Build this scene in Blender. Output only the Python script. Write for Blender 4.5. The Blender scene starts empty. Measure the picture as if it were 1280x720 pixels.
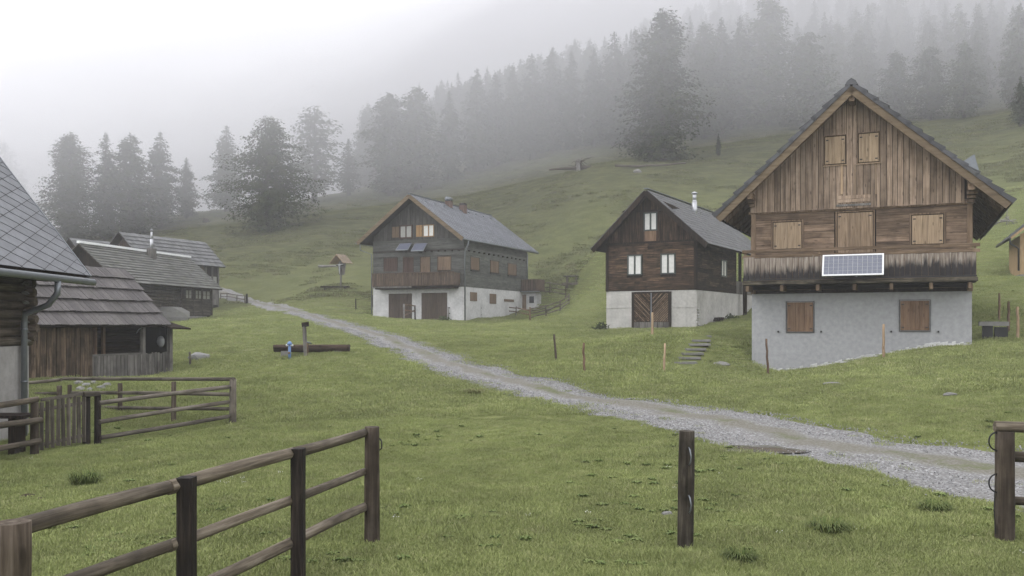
import bpy, math, random
import numpy as np
from mathutils import Vector, Matrix
random.seed(7); rng = np.random.default_rng(7)
R = math.radians
C = bpy.context.scene.collection
SC = bpy.context.scene

# ------------------------------------------------------------------ camera, sky, sun, exposure
FPX = 1105.0; HOR = 405.0; CZ = 2.2
cam = bpy.data.objects.new('camera', bpy.data.cameras.new('camera')); C.objects.link(cam)
cam.location = (0, 0, CZ); cam.rotation_euler = (R(90), 0, 0)
cam.data.sensor_width = 36; cam.data.lens = FPX / 1280 * 36; cam.data.shift_y = (HOR - 360) / 1280
cam.data.clip_start = 0.1; cam.data.clip_end = 3000
SC.camera = cam
SUN_EL, SUN_AZ = 52, 250
w = bpy.data.worlds.new("World"); SC.world = w; w.use_nodes = True
wn = w.node_tree.nodes; wl = w.node_tree.links; wn.clear()
sky = wn.new('ShaderNodeTexSky'); sky.sky_type = 'NISHITA'; sky.sun_disc = False
sky.sun_elevation = R(SUN_EL); sky.sun_rotation = R(SUN_AZ); sky.air_density = 1.0; sky.dust_density = 5.0; sky.ozone_density = 1.0
hs = wn.new('ShaderNodeHueSaturation'); hs.inputs['Saturation'].default_value = 0.12
tc = wn.new('ShaderNodeTexCoord'); cn = wn.new('ShaderNodeTexNoise'); cn.inputs['Scale'].default_value = 1.6; cn.inputs['Detail'].default_value = 3
cr = wn.new('ShaderNodeMapRange'); cr.inputs['From Min'].default_value = .3; cr.inputs['From Max'].default_value = .7
cr.inputs['To Min'].default_value = 8.4; cr.inputs['To Max'].default_value = 9.6
mx = wn.new('ShaderNodeMix'); mx.data_type = 'RGBA'; mx.inputs['Factor'].default_value = 0.88      # overcast cloud layer over the clear sky
cb = wn.new('ShaderNodeCombineColor')
bg = wn.new('ShaderNodeBackground'); bg.inputs['Strength'].default_value = 0.15
wo = wn.new('ShaderNodeOutputWorld')
wl.new(tc.outputs['Generated'], cn.inputs['Vector']); wl.new(cn.outputs['Fac'], cr.inputs['Value'])
bl = wn.new('ShaderNodeMath'); bl.operation = 'MULTIPLY'; bl.inputs[1].default_value = 1.035; wl.new(cr.outputs['Result'], bl.inputs[0])
for k in range(3): wl.new(cr.outputs['Result'] if k < 2 else bl.outputs[0], cb.inputs[k])
wl.new(sky.outputs['Color'], hs.inputs['Color']); wl.new(hs.outputs['Color'], mx.inputs['A']); wl.new(cb.outputs[0], mx.inputs['B'])
wl.new(mx.outputs['Result'], bg.inputs['Color']); wl.new(bg.outputs[0], wo.inputs['Surface'])
sl = bpy.data.lights.new('sun', 'SUN'); sl.energy = 0.55; sl.angle = R(25); sl.color = (1, .98, .95)
so = bpy.data.objects.new('sun', sl); C.objects.link(so)
so.rotation_euler = (R(90 - SUN_EL), 0, R(-SUN_AZ + 180))
SC.view_settings.view_transform = 'Standard'; SC.view_settings.look = 'None'
SC.view_settings.exposure = 0.74; SC.view_settings.gamma = 1.0
SC.render.engine = 'CYCLES'; SC.cycles.volume_bounces = 1; SC.cycles.max_bounces = 6

# ------------------------------------------------------------------ node material helpers
class NM:
    def __init__(s, name, rough=.9, spec=.2):
        s.m = bpy.data.materials.new(name); s.m.use_nodes = True
        s.n = s.m.node_tree.nodes; s.l = s.m.node_tree.links
        s.b = s.n['Principled BSDF']; s.b.inputs['Roughness'].default_value = rough
        s.b.inputs['Specular IOR Level'].default_value = spec
    def set(s, inp, v):
        if hasattr(v, 'node') or isinstance(v, bpy.types.NodeSocket): s.l.new(v, inp)
        else: inp.default_value = v
    def coord(s, which='Object', scale=(1, 1, 1)):
        t = s.n.new('ShaderNodeTexCoord'); m = s.n.new('ShaderNodeMapping')
        m.inputs['Scale'].default_value = scale; s.l.new(t.outputs[which], m.inputs['Vector']); return m.outputs[0]
    def noise(s, vec, scale, detail=4, rough=.55, dist=0.0, off=None):
        t = s.n.new('ShaderNodeTexNoise'); t.inputs['Scale'].default_value = scale; t.inputs['Detail'].default_value = detail
        t.inputs['Roughness'].default_value = rough; t.inputs['Distortion'].default_value = dist
        if off is not None:
            a = s.n.new('ShaderNodeVectorMath'); a.operation = 'ADD'; s.l.new(vec, a.inputs[0]); s.set(a.inputs[1], off); vec = a.outputs[0]
        s.l.new(vec, t.inputs['Vector']); return t.outputs['Fac']
    def vor(s, vec, scale, feature='F1', out='Distance'):
        t = s.n.new('ShaderNodeTexVoronoi'); t.inputs['Scale'].default_value = scale; t.feature = feature
        s.l.new(vec, t.inputs['Vector']); return t.outputs[out]
    def ramp(s, fac, stops):
        r = s.n.new('ShaderNodeValToRGB'); e = r.color_ramp.elements
        while len(e) < len(stops): e.new(.5)
        for k, (p, c) in enumerate(stops):
            e[k].position = p; e[k].color = (c, c, c, 1) if isinstance(c, (int, float)) else (*c, 1)
        s.l.new(fac, r.inputs['Fac']); return r.outputs['Color']
    def mix(s, f, a, b, mode='MIX'):
        m = s.n.new('ShaderNodeMix'); m.data_type = 'RGBA'; m.blend_type = mode
        s.set(m.inputs['Factor'], f)
        for i, v in (('A', a), ('B', b)):
            if isinstance(v, tuple): m.inputs[i].default_value = (*v, 1)
            else: s.l.new(v, m.inputs[i])
        return m.outputs['Result']
    def math(s, op, a, b=0.0, clamp=False):
        m = s.n.new('ShaderNodeMath'); m.operation = op; m.use_clamp = clamp; s.set(m.inputs[0], a); s.set(m.inputs[1], b); return m.outputs[0]
    def rnd(s): return s.n.new('ShaderNodeObjectInfo').outputs['Random']
    def island(s): return s.n.new('ShaderNodeNewGeometry').outputs['Random Per Island']
    def val(s, col, v, sat=1.0):
        h = s.n.new('ShaderNodeHueSaturation'); s.l.new(col, h.inputs['Color']); s.set(h.inputs['Value'], v); h.inputs['Saturation'].default_value = sat; return h.outputs[0]
    def bump(s, h, strength=.3, dist=.01):
        b = s.n.new('ShaderNodeBump'); b.inputs['Strength'].default_value = strength; b.inputs['Distance'].default_value = dist
        s.l.new(h, b.inputs['Height']); s.l.new(b.outputs[0], s.b.inputs['Normal'])
    def out(s, col):
        s.set(s.b.inputs['Base Color'], col if not isinstance(col, tuple) else (*col, 1)); return s.m

def wood(name, dark, mid, light, axis='z', grain=1.0, vary=(.72, 1.25), rough=.9, stain=.35, island=False, spec=.1):
    m = NM(name, rough, spec); sc = [22 * grain] * 3; sc['xyz'.index(axis)] = 1.2 * grain
    v = m.coord('Object', tuple(sc)); r = m.island() if island else m.rnd()
    off = m.n.new('ShaderNodeCombineXYZ'); q = m.math('MULTIPLY', r, 37.0)
    for k in range(3): m.l.new(q, off.inputs[k])
    g = m.noise(v, 1.0, 6, .62, .4, off.outputs[0])
    col = m.ramp(g, [(.28, dark), (.5, mid), (.72, light)])
    ks = [5.0] * 3; ks['xyz'.index(axis)] = 1.6; kn = m.vor(m.coord('Object', tuple(ks)), 1.3); col = m.mix(m.math('MULTIPLY', m.ramp(kn, [(.09, 1.0), (.16, 0.0)]), .6), col, tuple(c * .6 for c in dark))
    st = m.noise(m.coord('Object', (1, 1, 1)), 1.7, 5, .6, 0, off.outputs[0])
    col = m.mix(m.math('MULTIPLY', m.ramp(st, [(.45, 0.0), (.65, 1.0)]), stain), col, tuple(c * .45 for c in dark))
    mr = m.n.new('ShaderNodeMapRange'); m.l.new(r, mr.inputs['Value']); mr.inputs['To Min'].default_value, mr.inputs['To Max'].default_value = vary
    col = m.val(col, mr.outputs[0], .93); m.bump(g, .8, .015); return m.out(col)

def plaster(name, c, dirt=.25, c2=None, scale=1.0):
    m = NM(name, .92, .15); v = m.coord()
    a = m.noise(v, .9 * scale, 5, .6); b = m.noise(v, 7 * scale, 4); f = m.noise(v, 60, 3)
    col = m.mix(m.math('MULTIPLY', m.ramp(a, [(.42, 0.0), (.68, 1.0)]), dirt), c, c2 or tuple(x * .6 for x in c))
    vs = m.noise(m.coord('Object', (5, 5, .25)), 1.0, 4)
    col = m.mix(m.math('MULTIPLY', m.ramp(vs, [(.5, 0.0), (.75, 1.0)]), dirt * .8), col, tuple(x * .72 for x in c))
    col = m.mix(.12, col, m.ramp(b, [(.3, .0), (.7, 1.0)]), 'OVERLAY')
    m.bump(f, .35, .006); return m.out(col)

def flat(name, c, rough=.6, metal=0, spec=.4, var=.15, sc=9):
    m = NM(name, rough, spec); m.b.inputs['Metallic'].default_value = metal
    n = m.noise(m.coord(), sc, 5, .6)
    col = m.mix(n, tuple(x * (1 - var * 1.6) for x in c), tuple(min(1, x * (1 + var)) for x in c)); m.bump(n, .15, .004); return m.out(col)

def tile_mat(name, c, c2, moss=.2, rough=.7, island=False, spec=.35, axis_streak=None, mossc=(.09, .10, .04)):
    m = NM(name, rough, spec); r = m.island() if island else m.rnd()
    v = m.coord(); n = m.noise(v, 6, 5, .65)
    col = m.mix(r, c, c2); col = m.mix(m.math('MULTIPLY', m.ramp(n, [(.35, 0.0), (.7, 1.0)]), .45), col, tuple(x * .55 for x in c))
    mo = m.noise(v, 1.3, 6, .7); col = m.mix(m.math('MULTIPLY', m.ramp(mo, [(.52, 0.0), (.66, 1.0)]), moss), col, mossc)
    if axis_streak:
        sc = [40] * 3; sc['xyz'.index(axis_streak)] = 1.5
        s_ = m.noise(m.coord('Object', tuple(sc)), 1, 4); col = m.mix(m.math('MULTIPLY', m.ramp(s_, [(.4, 1.0), (.6, 0.0)]), .5), col, tuple(x * .45 for x in c)); m.bump(s_, .4, .01)
    else: m.bump(n, .25, .006)
    return m.out(col)

M = {}
M['gable_plank'] = wood('weathered_tan_planks', (.105, .074, .050), (.245, .178, .125), (.36, .275, .20), 'z', .7, (.66, 1.22))
M['wall_board'] = wood('brown_wall_boards', (.070, .048, .032), (.19, .130, .086), (.30, .215, .15), 'x', 1.0, (.55, 1.2), stain=.45)
M['door_board'] = wood('honey_door_boards', (.10, .068, .042), (.205, .145, .092), (.29, .215, .145), 'z', 1.0, (.85, 1.12), stain=.12)
M['shutter'] = wood('red_brown_shutter', (.095, .056, .034), (.175, .108, .066), (.24, .16, .105), 'z', 1.0, (.85, 1.12), stain=.2)
M['hatch_wood'] = wood('tan_hatch_boards', (.14, .098, .058), (.275, .20, .125), (.36, .275, .18), 'z', 1.0, (.88, 1.1), stain=.1)
M['beam'] = wood('brown_beams', (.07, .047, .03), (.16, .11, .07), (.24, .17, .115), 'z', .8, (.8, 1.15))
M['fascia'] = wood('brown_fascia', (.075, .054, .034), (.135, .100, .062), (.175, .135, .09), 'x', .6, (.9, 1.1), stain=.2)
M['dark_wood'] = wood('dark_brown_wood', (.008, .006, .005), (.022, .015, .011), (.055, .037, .025), 'z', 1.0, (.7, 1.2))
M['brown_board_h'] = wood('tarred_brown_boards', (.012, .009, .007), (.058, .036, .022), (.19, .115, .065), 'x', .9, (.5, 1.35), stain=.7)
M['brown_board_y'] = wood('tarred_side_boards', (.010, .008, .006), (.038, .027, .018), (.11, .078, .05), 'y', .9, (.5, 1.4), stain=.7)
M['brown_plank_v'] = wood('tarred_gable_planks', (.012, .009, .007), (.042, .027, .018), (.13, .08, .048), 'z', .9, (.55, 1.5), stain=.5)
M['grey_board_x'] = wood('grey_boards', (.042, .043, .040), (.075, .076, .070), (.11, .11, .10), 'x', .9, (.75, 1.15), stain=.3)
M['grey_board_y'] = wood('grey_side_boards', (.05, .053, .047), (.095, .10, .088), (.14, .145, .13), 'y', .9, (.72, 1.15), stain=.4)
M['grey_plank_v'] = wood('grey_gable_planks', (.035, .034, .032), (.065, .062, .058), (.09, .086, .08), 'z', .9, (.75, 1.2))
M['brown_shutter2'] = wood('brown_shutters', (.075, .05, .032), (.14, .095, .06), (.19, .135, .088), 'z', .9, (.9, 1.1), stain=.1)
M['dull_shutter'] = wood('dark_brown_shutters', (.035, .022, .018), (.062, .038, .03), (.085, .055, .043), 'z', .9, (.9, 1.1), stain=.1)
M['ochre_shutter'] = wood('ochre_shutters', (.15, .085, .035), (.26, .155, .065), (.32, .20, .09), 'z', .9, (.9, 1.1), stain=.1)
M['garage_door'] = wood('brown_garage_door', (.045, .034, .028), (.075, .055, .043), (.10, .075, .06), 'z', .9, (.85, 1.1), stain=.15)
M['rail_board'] = wood('balcony_brown', (.035, .024, .018), (.085, .058, .041), (.14, .10, .07), 'z', .9, (.7, 1.25))
M['old_log'] = wood('old_grey_logs', (.022, .019, .015), (.058, .049, .040), (.12, .105, .088), 'y', .7, (.6, 1.2), stain=.6)
M['barn_plank'] = wood('old_barn_planks', (.026, .019, .014), (.10, .070, .046), (.23, .17, .115), 'z', .8, (.55, 1.3), stain=.7)
M['silver_plank'] = wood('silvery_planks', (.06, .055, .05), (.13, .122, .112), (.21, .198, .182), 'z', .8, (.75, 1.2), stain=.5)
M['fence_wood'] = wood('fence_rail_wood', (.032, .025, .017), (.098, .078, .055), (.20, .17, .130), 'z', 1.3, (.8, 1.2), rough=.75, stain=.6, spec=.22)
M['wet_wood'] = wood('wet_dark_post', (.004, .003, .003), (.011, .008, .006), (.040, .029, .022), 'z', 1.3, (.8, 1.2), rough=.75, stain=.6, spec=.2)
M['post_wood'] = wood('fence_post_wood', (.030, .023, .016), (.078, .060, .044), (.15, .125, .098), 'z', 1.0, (.8, 1.15), rough=.75, stain=.6)
M['grey_post'] = wood('grey_fence_wood', (.05, .042, .033), (.125, .108, .088), (.20, .178, .15), 'z', 1.0, (.75, 1.2), stain=.6)
M['raw_wood'] = wood('fresh_stake_wood', (.20, .13, .075), (.36, .255, .155), (.46, .345, .22), 'z', 1.0, (.9, 1.1), stain=.2)
M['rust_wood'] = wood('barky_stake_wood', (.05, .032, .02), (.14, .088, .056), (.26, .18, .12), 'z', 1.2, (.8, 1.1), stain=.4)
M['yellow_wood'] = wood('new_yellow_wood', (.20, .13, .06), (.32, .22, .11), (.4, .28, .15), 'z', 1.0, (.9, 1.1), stain=.1)
M['bark'] = wood('bark', (.03, .024, .02), (.07, .058, .048), (.12, .10, .085), 'z', .7, (.8, 1.2))
M['grey_bark'] = wood('bleached_wood', (.10, .095, .09), (.2, .19, .18), (.3, .29, .28), 'z', .9, (.9, 1.1))
M['plaster'] = plaster('blue_grey_plaster', (.315, .320, .328), .08)
M['lime'] = plaster('white_lime_edge', (.48, .48, .47), .5)
M['concrete'] = plaster('pale_concrete', (.43, .42, .40), .55, (.24, .235, .22))
M['white_wall'] = plaster('dirty_white_wall', (.50, .50, .50), .55, (.26, .26, .27))
M['rough_plaster'] = plaster('rough_grey_plaster', (.30, .29, .28), .5)
M['stone'] = tile_mat('grey_stone', (.15, .148, .14), (.22, .215, .205), .25, .9)
M['stone_white'] = tile_mat('white_rubble', (.17, .17, .165), (.25, .25, .245), .1, .9)
M['roof_tile'] = tile_mat('black_concrete_tiles', (.022, .023, .027), (.06, .062, .07), .12, .5, spec=.5)
M['slate'] = tile_mat('grey_diamond_slates', (.130, .135, .148), (.175, .181, .197), .03, .6, mossc=(.16, .17, .13))
M['slate_i'] = tile_mat('grey_blue_slates', (.105, .112, .13), (.17, .18, .20), .04, .6, island=True)
M['shingle'] = tile_mat('mauve_grey_shingles', (.080, .073, .073), (.150, .137, .135), .12, .75, axis_streak='x')
M['shingle_i'] = tile_mat('grey_green_shingles', (.095, .096, .088), (.17, .172, .16), .3, .8, island=True)
M['shingle_g'] = tile_mat('grey_wood_shingles', (.095, .097, .10), (.165, .168, .172), .18, .8, island=True)
M['shingle_o'] = tile_mat('orange_brown_shingles', (.20, .155, .11), (.27, .21, .155), .1, .8, island=True)
M['zinc'] = flat('zinc_gutter', (.17, .185, .20), .45, .55)
M['silver'] = flat('silver_flue', (.42, .43, .45), .4, .7)
M['black_iron'] = flat('black_iron', (.02, .02, .022), .5, .4)
M['white_paint'] = flat('white_paint', (.72, .73, .74), .5)
M['white_enamel'] = flat('white_enamel', (.36, .37, .38), .4)
M['blue_paint'] = flat('blue_paint', (.11, .20, .40), .45)
M['green_paint'] = flat('dark_green_frame', (.032, .042, .036), .5)
M['curtain'] = plaster('white_curtained_glass', (.62, .62, .60), .15)
M['curtain'].node_tree.nodes['Principled BSDF'].inputs['Roughness'].default_value = .25
M['glass_dark'] = flat('dark_window_glass', (.03, .034, .04), .12, 0, .6)
M['dim_pane'] = flat('old_window_glass', (.26, .26, .24), .2, 0, .5)
M['brick'] = flat('chimney_brick', (.12, .08, .066), .85, 0, .2, .3, 20)
M['dark_inside'] = flat('dark_interior', (.012, .010, .009), .95, 0, .1)  # near-black; paints shade into the shed porch and under the chalet balcony
M['earth'] = flat('dark_earth', (.045, .035, .024), .95, 0, .1, .3)

def panel_mat():
    m = NM('solar_cells', .18, .6); v = m.coord('Object')
    n = m.noise(v, 3, 3); return m.out(m.mix(n, (.085, .095, .13), (.125, .135, .175)))
M['solar'] = panel_mat()
def mould_mat():      # balcony boards: pale above, blackened by mould towards their feet
    m = NM('moulded_balcony_boards', .85, .25); v = m.coord('Object', (22, 22, 1.5)); r = m.rnd()
    off = m.n.new('ShaderNodeCombineXYZ'); q = m.math('MULTIPLY', r, 37.0)
    for k in range(3): m.l.new(q, off.inputs[k])
    g = m.noise(v, 1, 6, .6, .3, off.outputs[0]); col = m.ramp(g, [(.3, (.10, .075, .06)), (.5, (.21, .175, .145)), (.7, (.36, .33, .29))])
    sx = m.n.new('ShaderNodeSeparateXYZ'); m.l.new(m.coord(), sx.inputs[0])
    hgt = m.math('MULTIPLY', m.math('SUBTRACT', sx.outputs[2], 3.22), 1.5)    # 0 at board foot
    big = m.noise(m.coord('Object', (6, 6, 1.0)), 1.1, 4, .6, 0, off.outputs[0]); dd = m.math('SUBTRACT', m.math('MULTIPLY', big, 1.5), hgt)
    xr = m.math('MULTIPLY', sx.outputs[0], .05); dd = m.math('ADD', dd, m.math('SUBTRACT', xr, .17))
    f = m.ramp(dd, [(.05, 0.0), (.42, 1.0)]); col = m.mix(m.math('MULTIPLY', f, .96), col, (.012, .011, .013))
    m.bump(g, .5, .01); return m.out(col)
M['mould'] = mould_mat()

# ------------------------------------------------------------------ mesh helpers
class MB:
    def __init__(s): s.v = []; s.f = []
    def box(s, x0, x1, y0, y1, z0, z1):
        k = len(s.v); s.v += [(x, y, z) for x in (x0, x1) for y in (y0, y1) for z in (z0, z1)]
        s.f += [tuple(k + i for i in q) for q in ((0, 1, 3, 2), (4, 6, 7, 5), (0, 4, 5, 1), (2, 3, 7, 6), (0, 2, 6, 4), (1, 5, 7, 3))]
    def prism(s, a, b):       # two matching rings of points
        k = len(s.v); n = len(a); s.v += [tuple(p) for p in a] + [tuple(p) for p in b]
        s.f.append(tuple(range(k, k + n))); s.f.append(tuple(range(k + 2 * n - 1, k + n - 1, -1)))
        for i in range(n): j = (i + 1) % n; s.f.append((k + i, k + n + i, k + n + j, k + j))
    def tube(s, pts, rad, n=8, wob=0.0, caps=True):
        k0 = len(s.v); m = len(pts)
        if not isinstance(rad, (list, tuple)): rad = [rad] * m
        pts = [Vector(p) for p in pts]; up = Vector((0, 0, 1))
        t0 = (pts[1] - pts[0]).normalized(); a = t0.cross(up if abs(t0.z) < .9 else Vector((1, 0, 0))).normalized()
        ph = [1 + random.uniform(-wob, wob) for _ in range(n)]
        for i, p in enumerate(pts):
            t = (pts[min(i + 1, m - 1)] - pts[max(i - 1, 0)]).normalized(); a = (a - t * a.dot(t)).normalized(); b = t.cross(a)
            for q in range(n):
                an = 2 * math.pi * q / n; rr = rad[i] * ph[q] * (1 + random.uniform(-wob, wob) * .4)
                s.v.append(tuple(p + a * math.cos(an) * rr + b * math.sin(an) * rr))
        for i in range(m - 1):
            for q in range(n):
                r = (q + 1) % n; s.f.append((k0 + i * n + q, k0 + i * n + r, k0 + (i + 1) * n + r, k0 + (i + 1) * n + q))
        if caps: s.f.append(tuple(range(k0 + n - 1, k0 - 1, -1))); s.f.append(tuple(range(k0 + (m - 1) * n, k0 + m * n)))
    def build(s, name, mat, parent=None, smooth=False, loc=None):
        me = bpy.data.meshes.new(name); me.from_pydata(s.v, [], s.f); me.update()
        for mm in (mat if isinstance(mat, (list, tuple)) else [mat]): me.materials.append(mm)
        if smooth: me.polygons.foreach_set('use_smooth', [True] * len(me.polygons))
        return link(name, me, parent, loc)
def link(name, me, parent=None, loc=None):
    o = bpy.data.objects.new(name, me); C.objects.link(o)
    if parent: o.parent = parent
    if loc is not None: o.location = loc
    return o
def tag(o, label=None, cat=None, group=None, kind=None):
    for k, v in (('label', label), ('category', cat), ('group', group), ('kind', kind)):
        if v: o[k] = v
    return o
def thing(name, label, cat, loc, rz=0, group=None):
    o = bpy.data.objects.new(name, None); C.objects.link(o); o.location = loc; o.rotation_euler = (0, 0, rz); o.empty_display_size = .3
    return tag(o, label, cat, group)
def box(name, mat, parent, x0, x1, y0, y1, z0, z1):
    m = MB(); m.box(x0, x1, y0, y1, z0, z1); return m.build(name, mat, parent)
def pole(name, p0, p1, r0, r1, mat, parent=None, n=10, seg=5, wob=.06, bend=0.0, kink=0.0):
    """round stick from p0 to p1 (parent space), its own z axis along the stick"""
    p0, p1 = Vector(p0), Vector(p1); L = (p1 - p0).length; m = MB(); pts = []; rad = []; bx, by = random.uniform(-1, 1) * bend, random.uniform(-1, 1) * bend
    for i in range(seg + 1):
        t = i / seg; q = math.sin(math.pi * t); k1, k2 = (random.uniform(-kink, kink), random.uniform(-kink, kink)) if 0 < i < seg else (0, 0)
        pts.append((bx * q + k1, by * q + k2, L * t)); rad.append((r0 + (r1 - r0) * t) * (1 + random.uniform(-wob, wob) * .5))
    m.tube(pts, rad, n, wob); o = m.build(name, mat, parent, smooth=True)
    o.matrix_local = Matrix.Translation(p0) @ (p1 - p0).to_track_quat('Z', 'Y').to_matrix().to_4x4()
    for p in o.data.polygons:
        if len(p.vertices) > 4: p.use_smooth = False
    return o
def beam(name, p0, p1, a, b, mat, parent=None, jag=.06, seg=3):
    """squared timber from p0 to p1, own z along it"""
    p0, p1 = Vector(p0), Vector(p1); L = (p1 - p0).length; m = MB(); rings = []
    for i in range(seg + 1):
        ch = min(a, b) * .12; A = a / 2 * (1 + random.uniform(-jag, jag)); B = b / 2 * (1 + random.uniform(-jag, jag))
        rings.append([(x, y, L * i / seg) for x, y in ((-A + ch, -B), (A - ch, -B), (A, -B + ch), (A, B - ch), (A - ch, B), (-A + ch, B), (-A, B - ch), (-A, -B + ch))])
    k = 0
    for r in rings: m.v += r
    for i in range(seg):
        for q in range(8): r = (q + 1) % 8; m.f.append((i * 8 + q, i * 8 + r, i * 8 + 8 + r, i * 8 + 8 + q))
    m.f.append(tuple(range(7, -1, -1))); m.f.append(tuple(range(seg * 8, seg * 8 + 8)))
    o = m.build(name, mat, parent); o.matrix_local = Matrix.Translation(p0) @ (p1 - p0).to_track_quat('Z', 'Y').to_matrix().to_4x4(); return o

# ------------------------------------------------------------------ terrain
def ray(px, py, Y): return ((px - 640) / FPX * Y, Y, CZ - (py - HOR) / FPX * Y)
def vn(x, y, s, seed=0):      # value noise, -1..1
    x = np.asarray(x) / s + seed * 17.3; y = np.asarray(y) / s - seed * 9.1
    xi = np.floor(x).astype(np.int64); yi = np.floor(y).astype(np.int64); fx = x - xi; fy = y - yi
    fx = fx * fx * (3 - 2 * fx); fy = fy * fy * (3 - 2 * fy)
    def h(a, b): n = np.sin(a * 127.1 + b * 311.7 + seed * 74.7) * 43758.5453; return (n - np.floor(n)) * 2 - 1
    return (h(xi, yi) * (1 - fx) + h(xi + 1, yi) * fx) * (1 - fy) + (h(xi, yi + 1) * (1 - fx) + h(xi + 1, yi + 1) * fx) * fy
T1, O1, W1 = -24.2, (8.33, 30.7), 6.79
T2, O2, W2 = -30.2, (5.126, 48.0), 5.06
T3, O3, W3 = -23.6, (-10.38, 66.04), 7.6
def yface(O, th, px, side=None, W=0):
    k = (px - 640) / FPX; c, s_ = math.cos(R(th)), math.sin(R(th))
    if side: ox, oy = O[0] + W * c, O[1] + W * s_; t = (k * oy - ox) / (-s_ - k * c); return oy + t * c
    x = (k * O[1] - O[0]) / (c - k * s_); return O[1] + x * s_
ctl = [(640, 720, 7.7), (857, 685, 8.68), (465, 678, 8.9), (1256, 672, 9.1), (100, 700, 8.5), (1150, 700, 8.3),
       (45, 572, 15.4), (118, 555, 17.0), (290, 530, 20.0), (24, 542, 18.5), (217, 527, 20.9), (150, 517, 22.0), (130, 490, 25), (29, 475, 27), (180, 473, 31.5), (216, 467, 33),
       (107, 600, 12.8), (300, 600, 12.6), (550, 600, 12.5), (760, 600, 12.4), (950, 600, 12.2),
       (500, 530, 18.5), (700, 540, 17.4), (350, 480, 27), (450, 470, 28), (247, 449, 36),
       (1247, 631, 10.7), (1221, 626, 10.85), (1090, 590, 13.0), (1244, 562, 15.0), (1090, 544, 16.7), (1024, 533, 17.8), (925, 560, 15.3), (860, 504, 22.0), (847, 538, 17.6),
       (750, 488, 24.5), (743, 516, 20.0), (656, 469, 27.8), (640, 489, 24.5), (560, 440, 34.5), (550, 467, 29), (475, 414, 43.5), (475, 432, 39),
       (400, 395, 58), (387, 400, 55.5), (340, 381, 73), (312, 377, 80), (362, 382, 70), (262, 397, 64), (180, 403, 57), (390, 443, 32.9), (320, 420, 44),
       (696, 452, 29), (730, 466, 26.5), (831, 466, 26.3), (858, 456, 28.6), (884, 421, 31.2), (815, 420, 34), (780, 450, 28.6), (700, 430, 36), (640, 415, 47), (740, 412, 47),
       (935, 452, 30.2), (935, 424, 34), (900, 421, 33.5), (900, 460, 28), (960, 469, 28.6), (1105, 448, 27.2), (1060, 490, 21.7), (1150, 500, 19.2), (1200, 470, 22.2), (1000, 510, 20.5),
       (1243, 419, 29.5), (1249, 401, 34), (1272, 424, 28.8), (1261, 415, 31), (1240, 380, 38), (1240, 345, 47), (1275, 350, 48), (1240, 290, 58), (1240, 240, 75), (1240, 190, 95), (1240, 140, 122),
       (520, 401, 61), (445, 388, 66), (425, 361, 75), (440, 340, 84), (440, 300, 100), (440, 260, 128), (400, 250, 148), (330, 292, 115), (300, 300, 112), (210, 270, 142), (280, 330, 96), (290, 350, 88),
       (663, 402, 61.5), (682, 396, 64), (700, 389, 67), (711, 381, 70.5), (687, 368, 77), (715, 358, 79), (640, 345, 86), (640, 320, 93), (640, 260, 115), (640, 210, 140), (640, 190, 152),
       (720, 400, 53), (740, 365, 62), (740, 320, 72), (740, 260, 92), (720, 212, 112), (760, 178, 138), (828, 200, 122), (540, 214, 155), (600, 200, 152),
       (870, 240, 95), (900, 160, 135), (100, 300, 125), (30, 300, 128), (0, 400, 60)]
CP = [ray(*c) for c in ctl]
for px, py in ((942, 464), (995, 463), (1067, 451), (1105, 442.5), (1152, 434.7), (1215, 431.8)): CP.append(ray(px, py, yface(O1, T1, px)))
for px, py in ((758, 412), (800, 410.5), (870, 409)): CP.append(ray(px, py, yface(O2, T2, px)))
for px, py in ((896, 401), (920, 395), (934, 391)): CP.append(ray(px, py, yface(O2, T2, px, 1, W2)))
for px, py in ((467, 397.5), (520, 399), (578, 400)): CP.append(ray(px, py, yface(O3, T3, px)))
for px, py in ((600, 397), (640, 392)): CP.append(ray(px, py, yface(O3, T3, px, 1, W3)))
CP += [(-150, 200, 10), (-60, 200, 23), (0, 200, 43), (80, 200, 66), (150, 200, 72), (-200, 300, 5), (-60, 300, 34), (0, 300, 82), (100, 300, 106), (220, 300, 118),
       (-3, 2, .5), (3, 0, .7), (-12, 3, 0), (14, 3, .3), (0, -14, 1.3), (-30, -10, .5), (30, -10, 1.6), (30, 20, 3.0), (60, 60, 16), (-40, 30, -1), (-70, 80, 5), (70, 110, 30), (110, 150, 45), (-110, 130, 9), (-50, 55, .5)]
CP = np.array(CP, float); nC = len(CP)
def kern(d2): return np.where(d2 > 0, .5 * d2 * np.log(d2 + 1e-12), 0)
A_ = np.zeros((nC + 3, nC + 3)); dd = ((CP[:, None, :2] - CP[None, :, :2]) ** 2).sum(-1)
A_[:nC, :nC] = kern(dd) + np.diag(.05 + .002 * np.abs(CP[:, 1]) ** 1.5); A_[:nC, nC] = 1; A_[:nC, nC + 1:] = CP[:, :2]; A_[nC, :nC] = 1; A_[nC + 1:, :nC] = CP[:, :2].T
sol = np.linalg.solve(A_, np.concatenate([CP[:, 2], [0, 0, 0]]))
def Hs(x, y):
    x = np.atleast_1d(np.asarray(x, float)).ravel(); y = np.atleast_1d(np.asarray(y, float)).ravel(); o = np.empty(len(x))
    for i in range(0, len(x), 20000):
        a, b = x[i:i + 20000], y[i:i + 20000]; d2 = (a[:, None] - CP[None, :, 0]) ** 2 + (b[:, None] - CP[None, :, 1]) ** 2
        o[i:i + 20000] = kern(d2) @ sol[:nC] + sol[nC] + sol[nC + 1] * a + sol[nC + 2] * b
    return o
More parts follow.
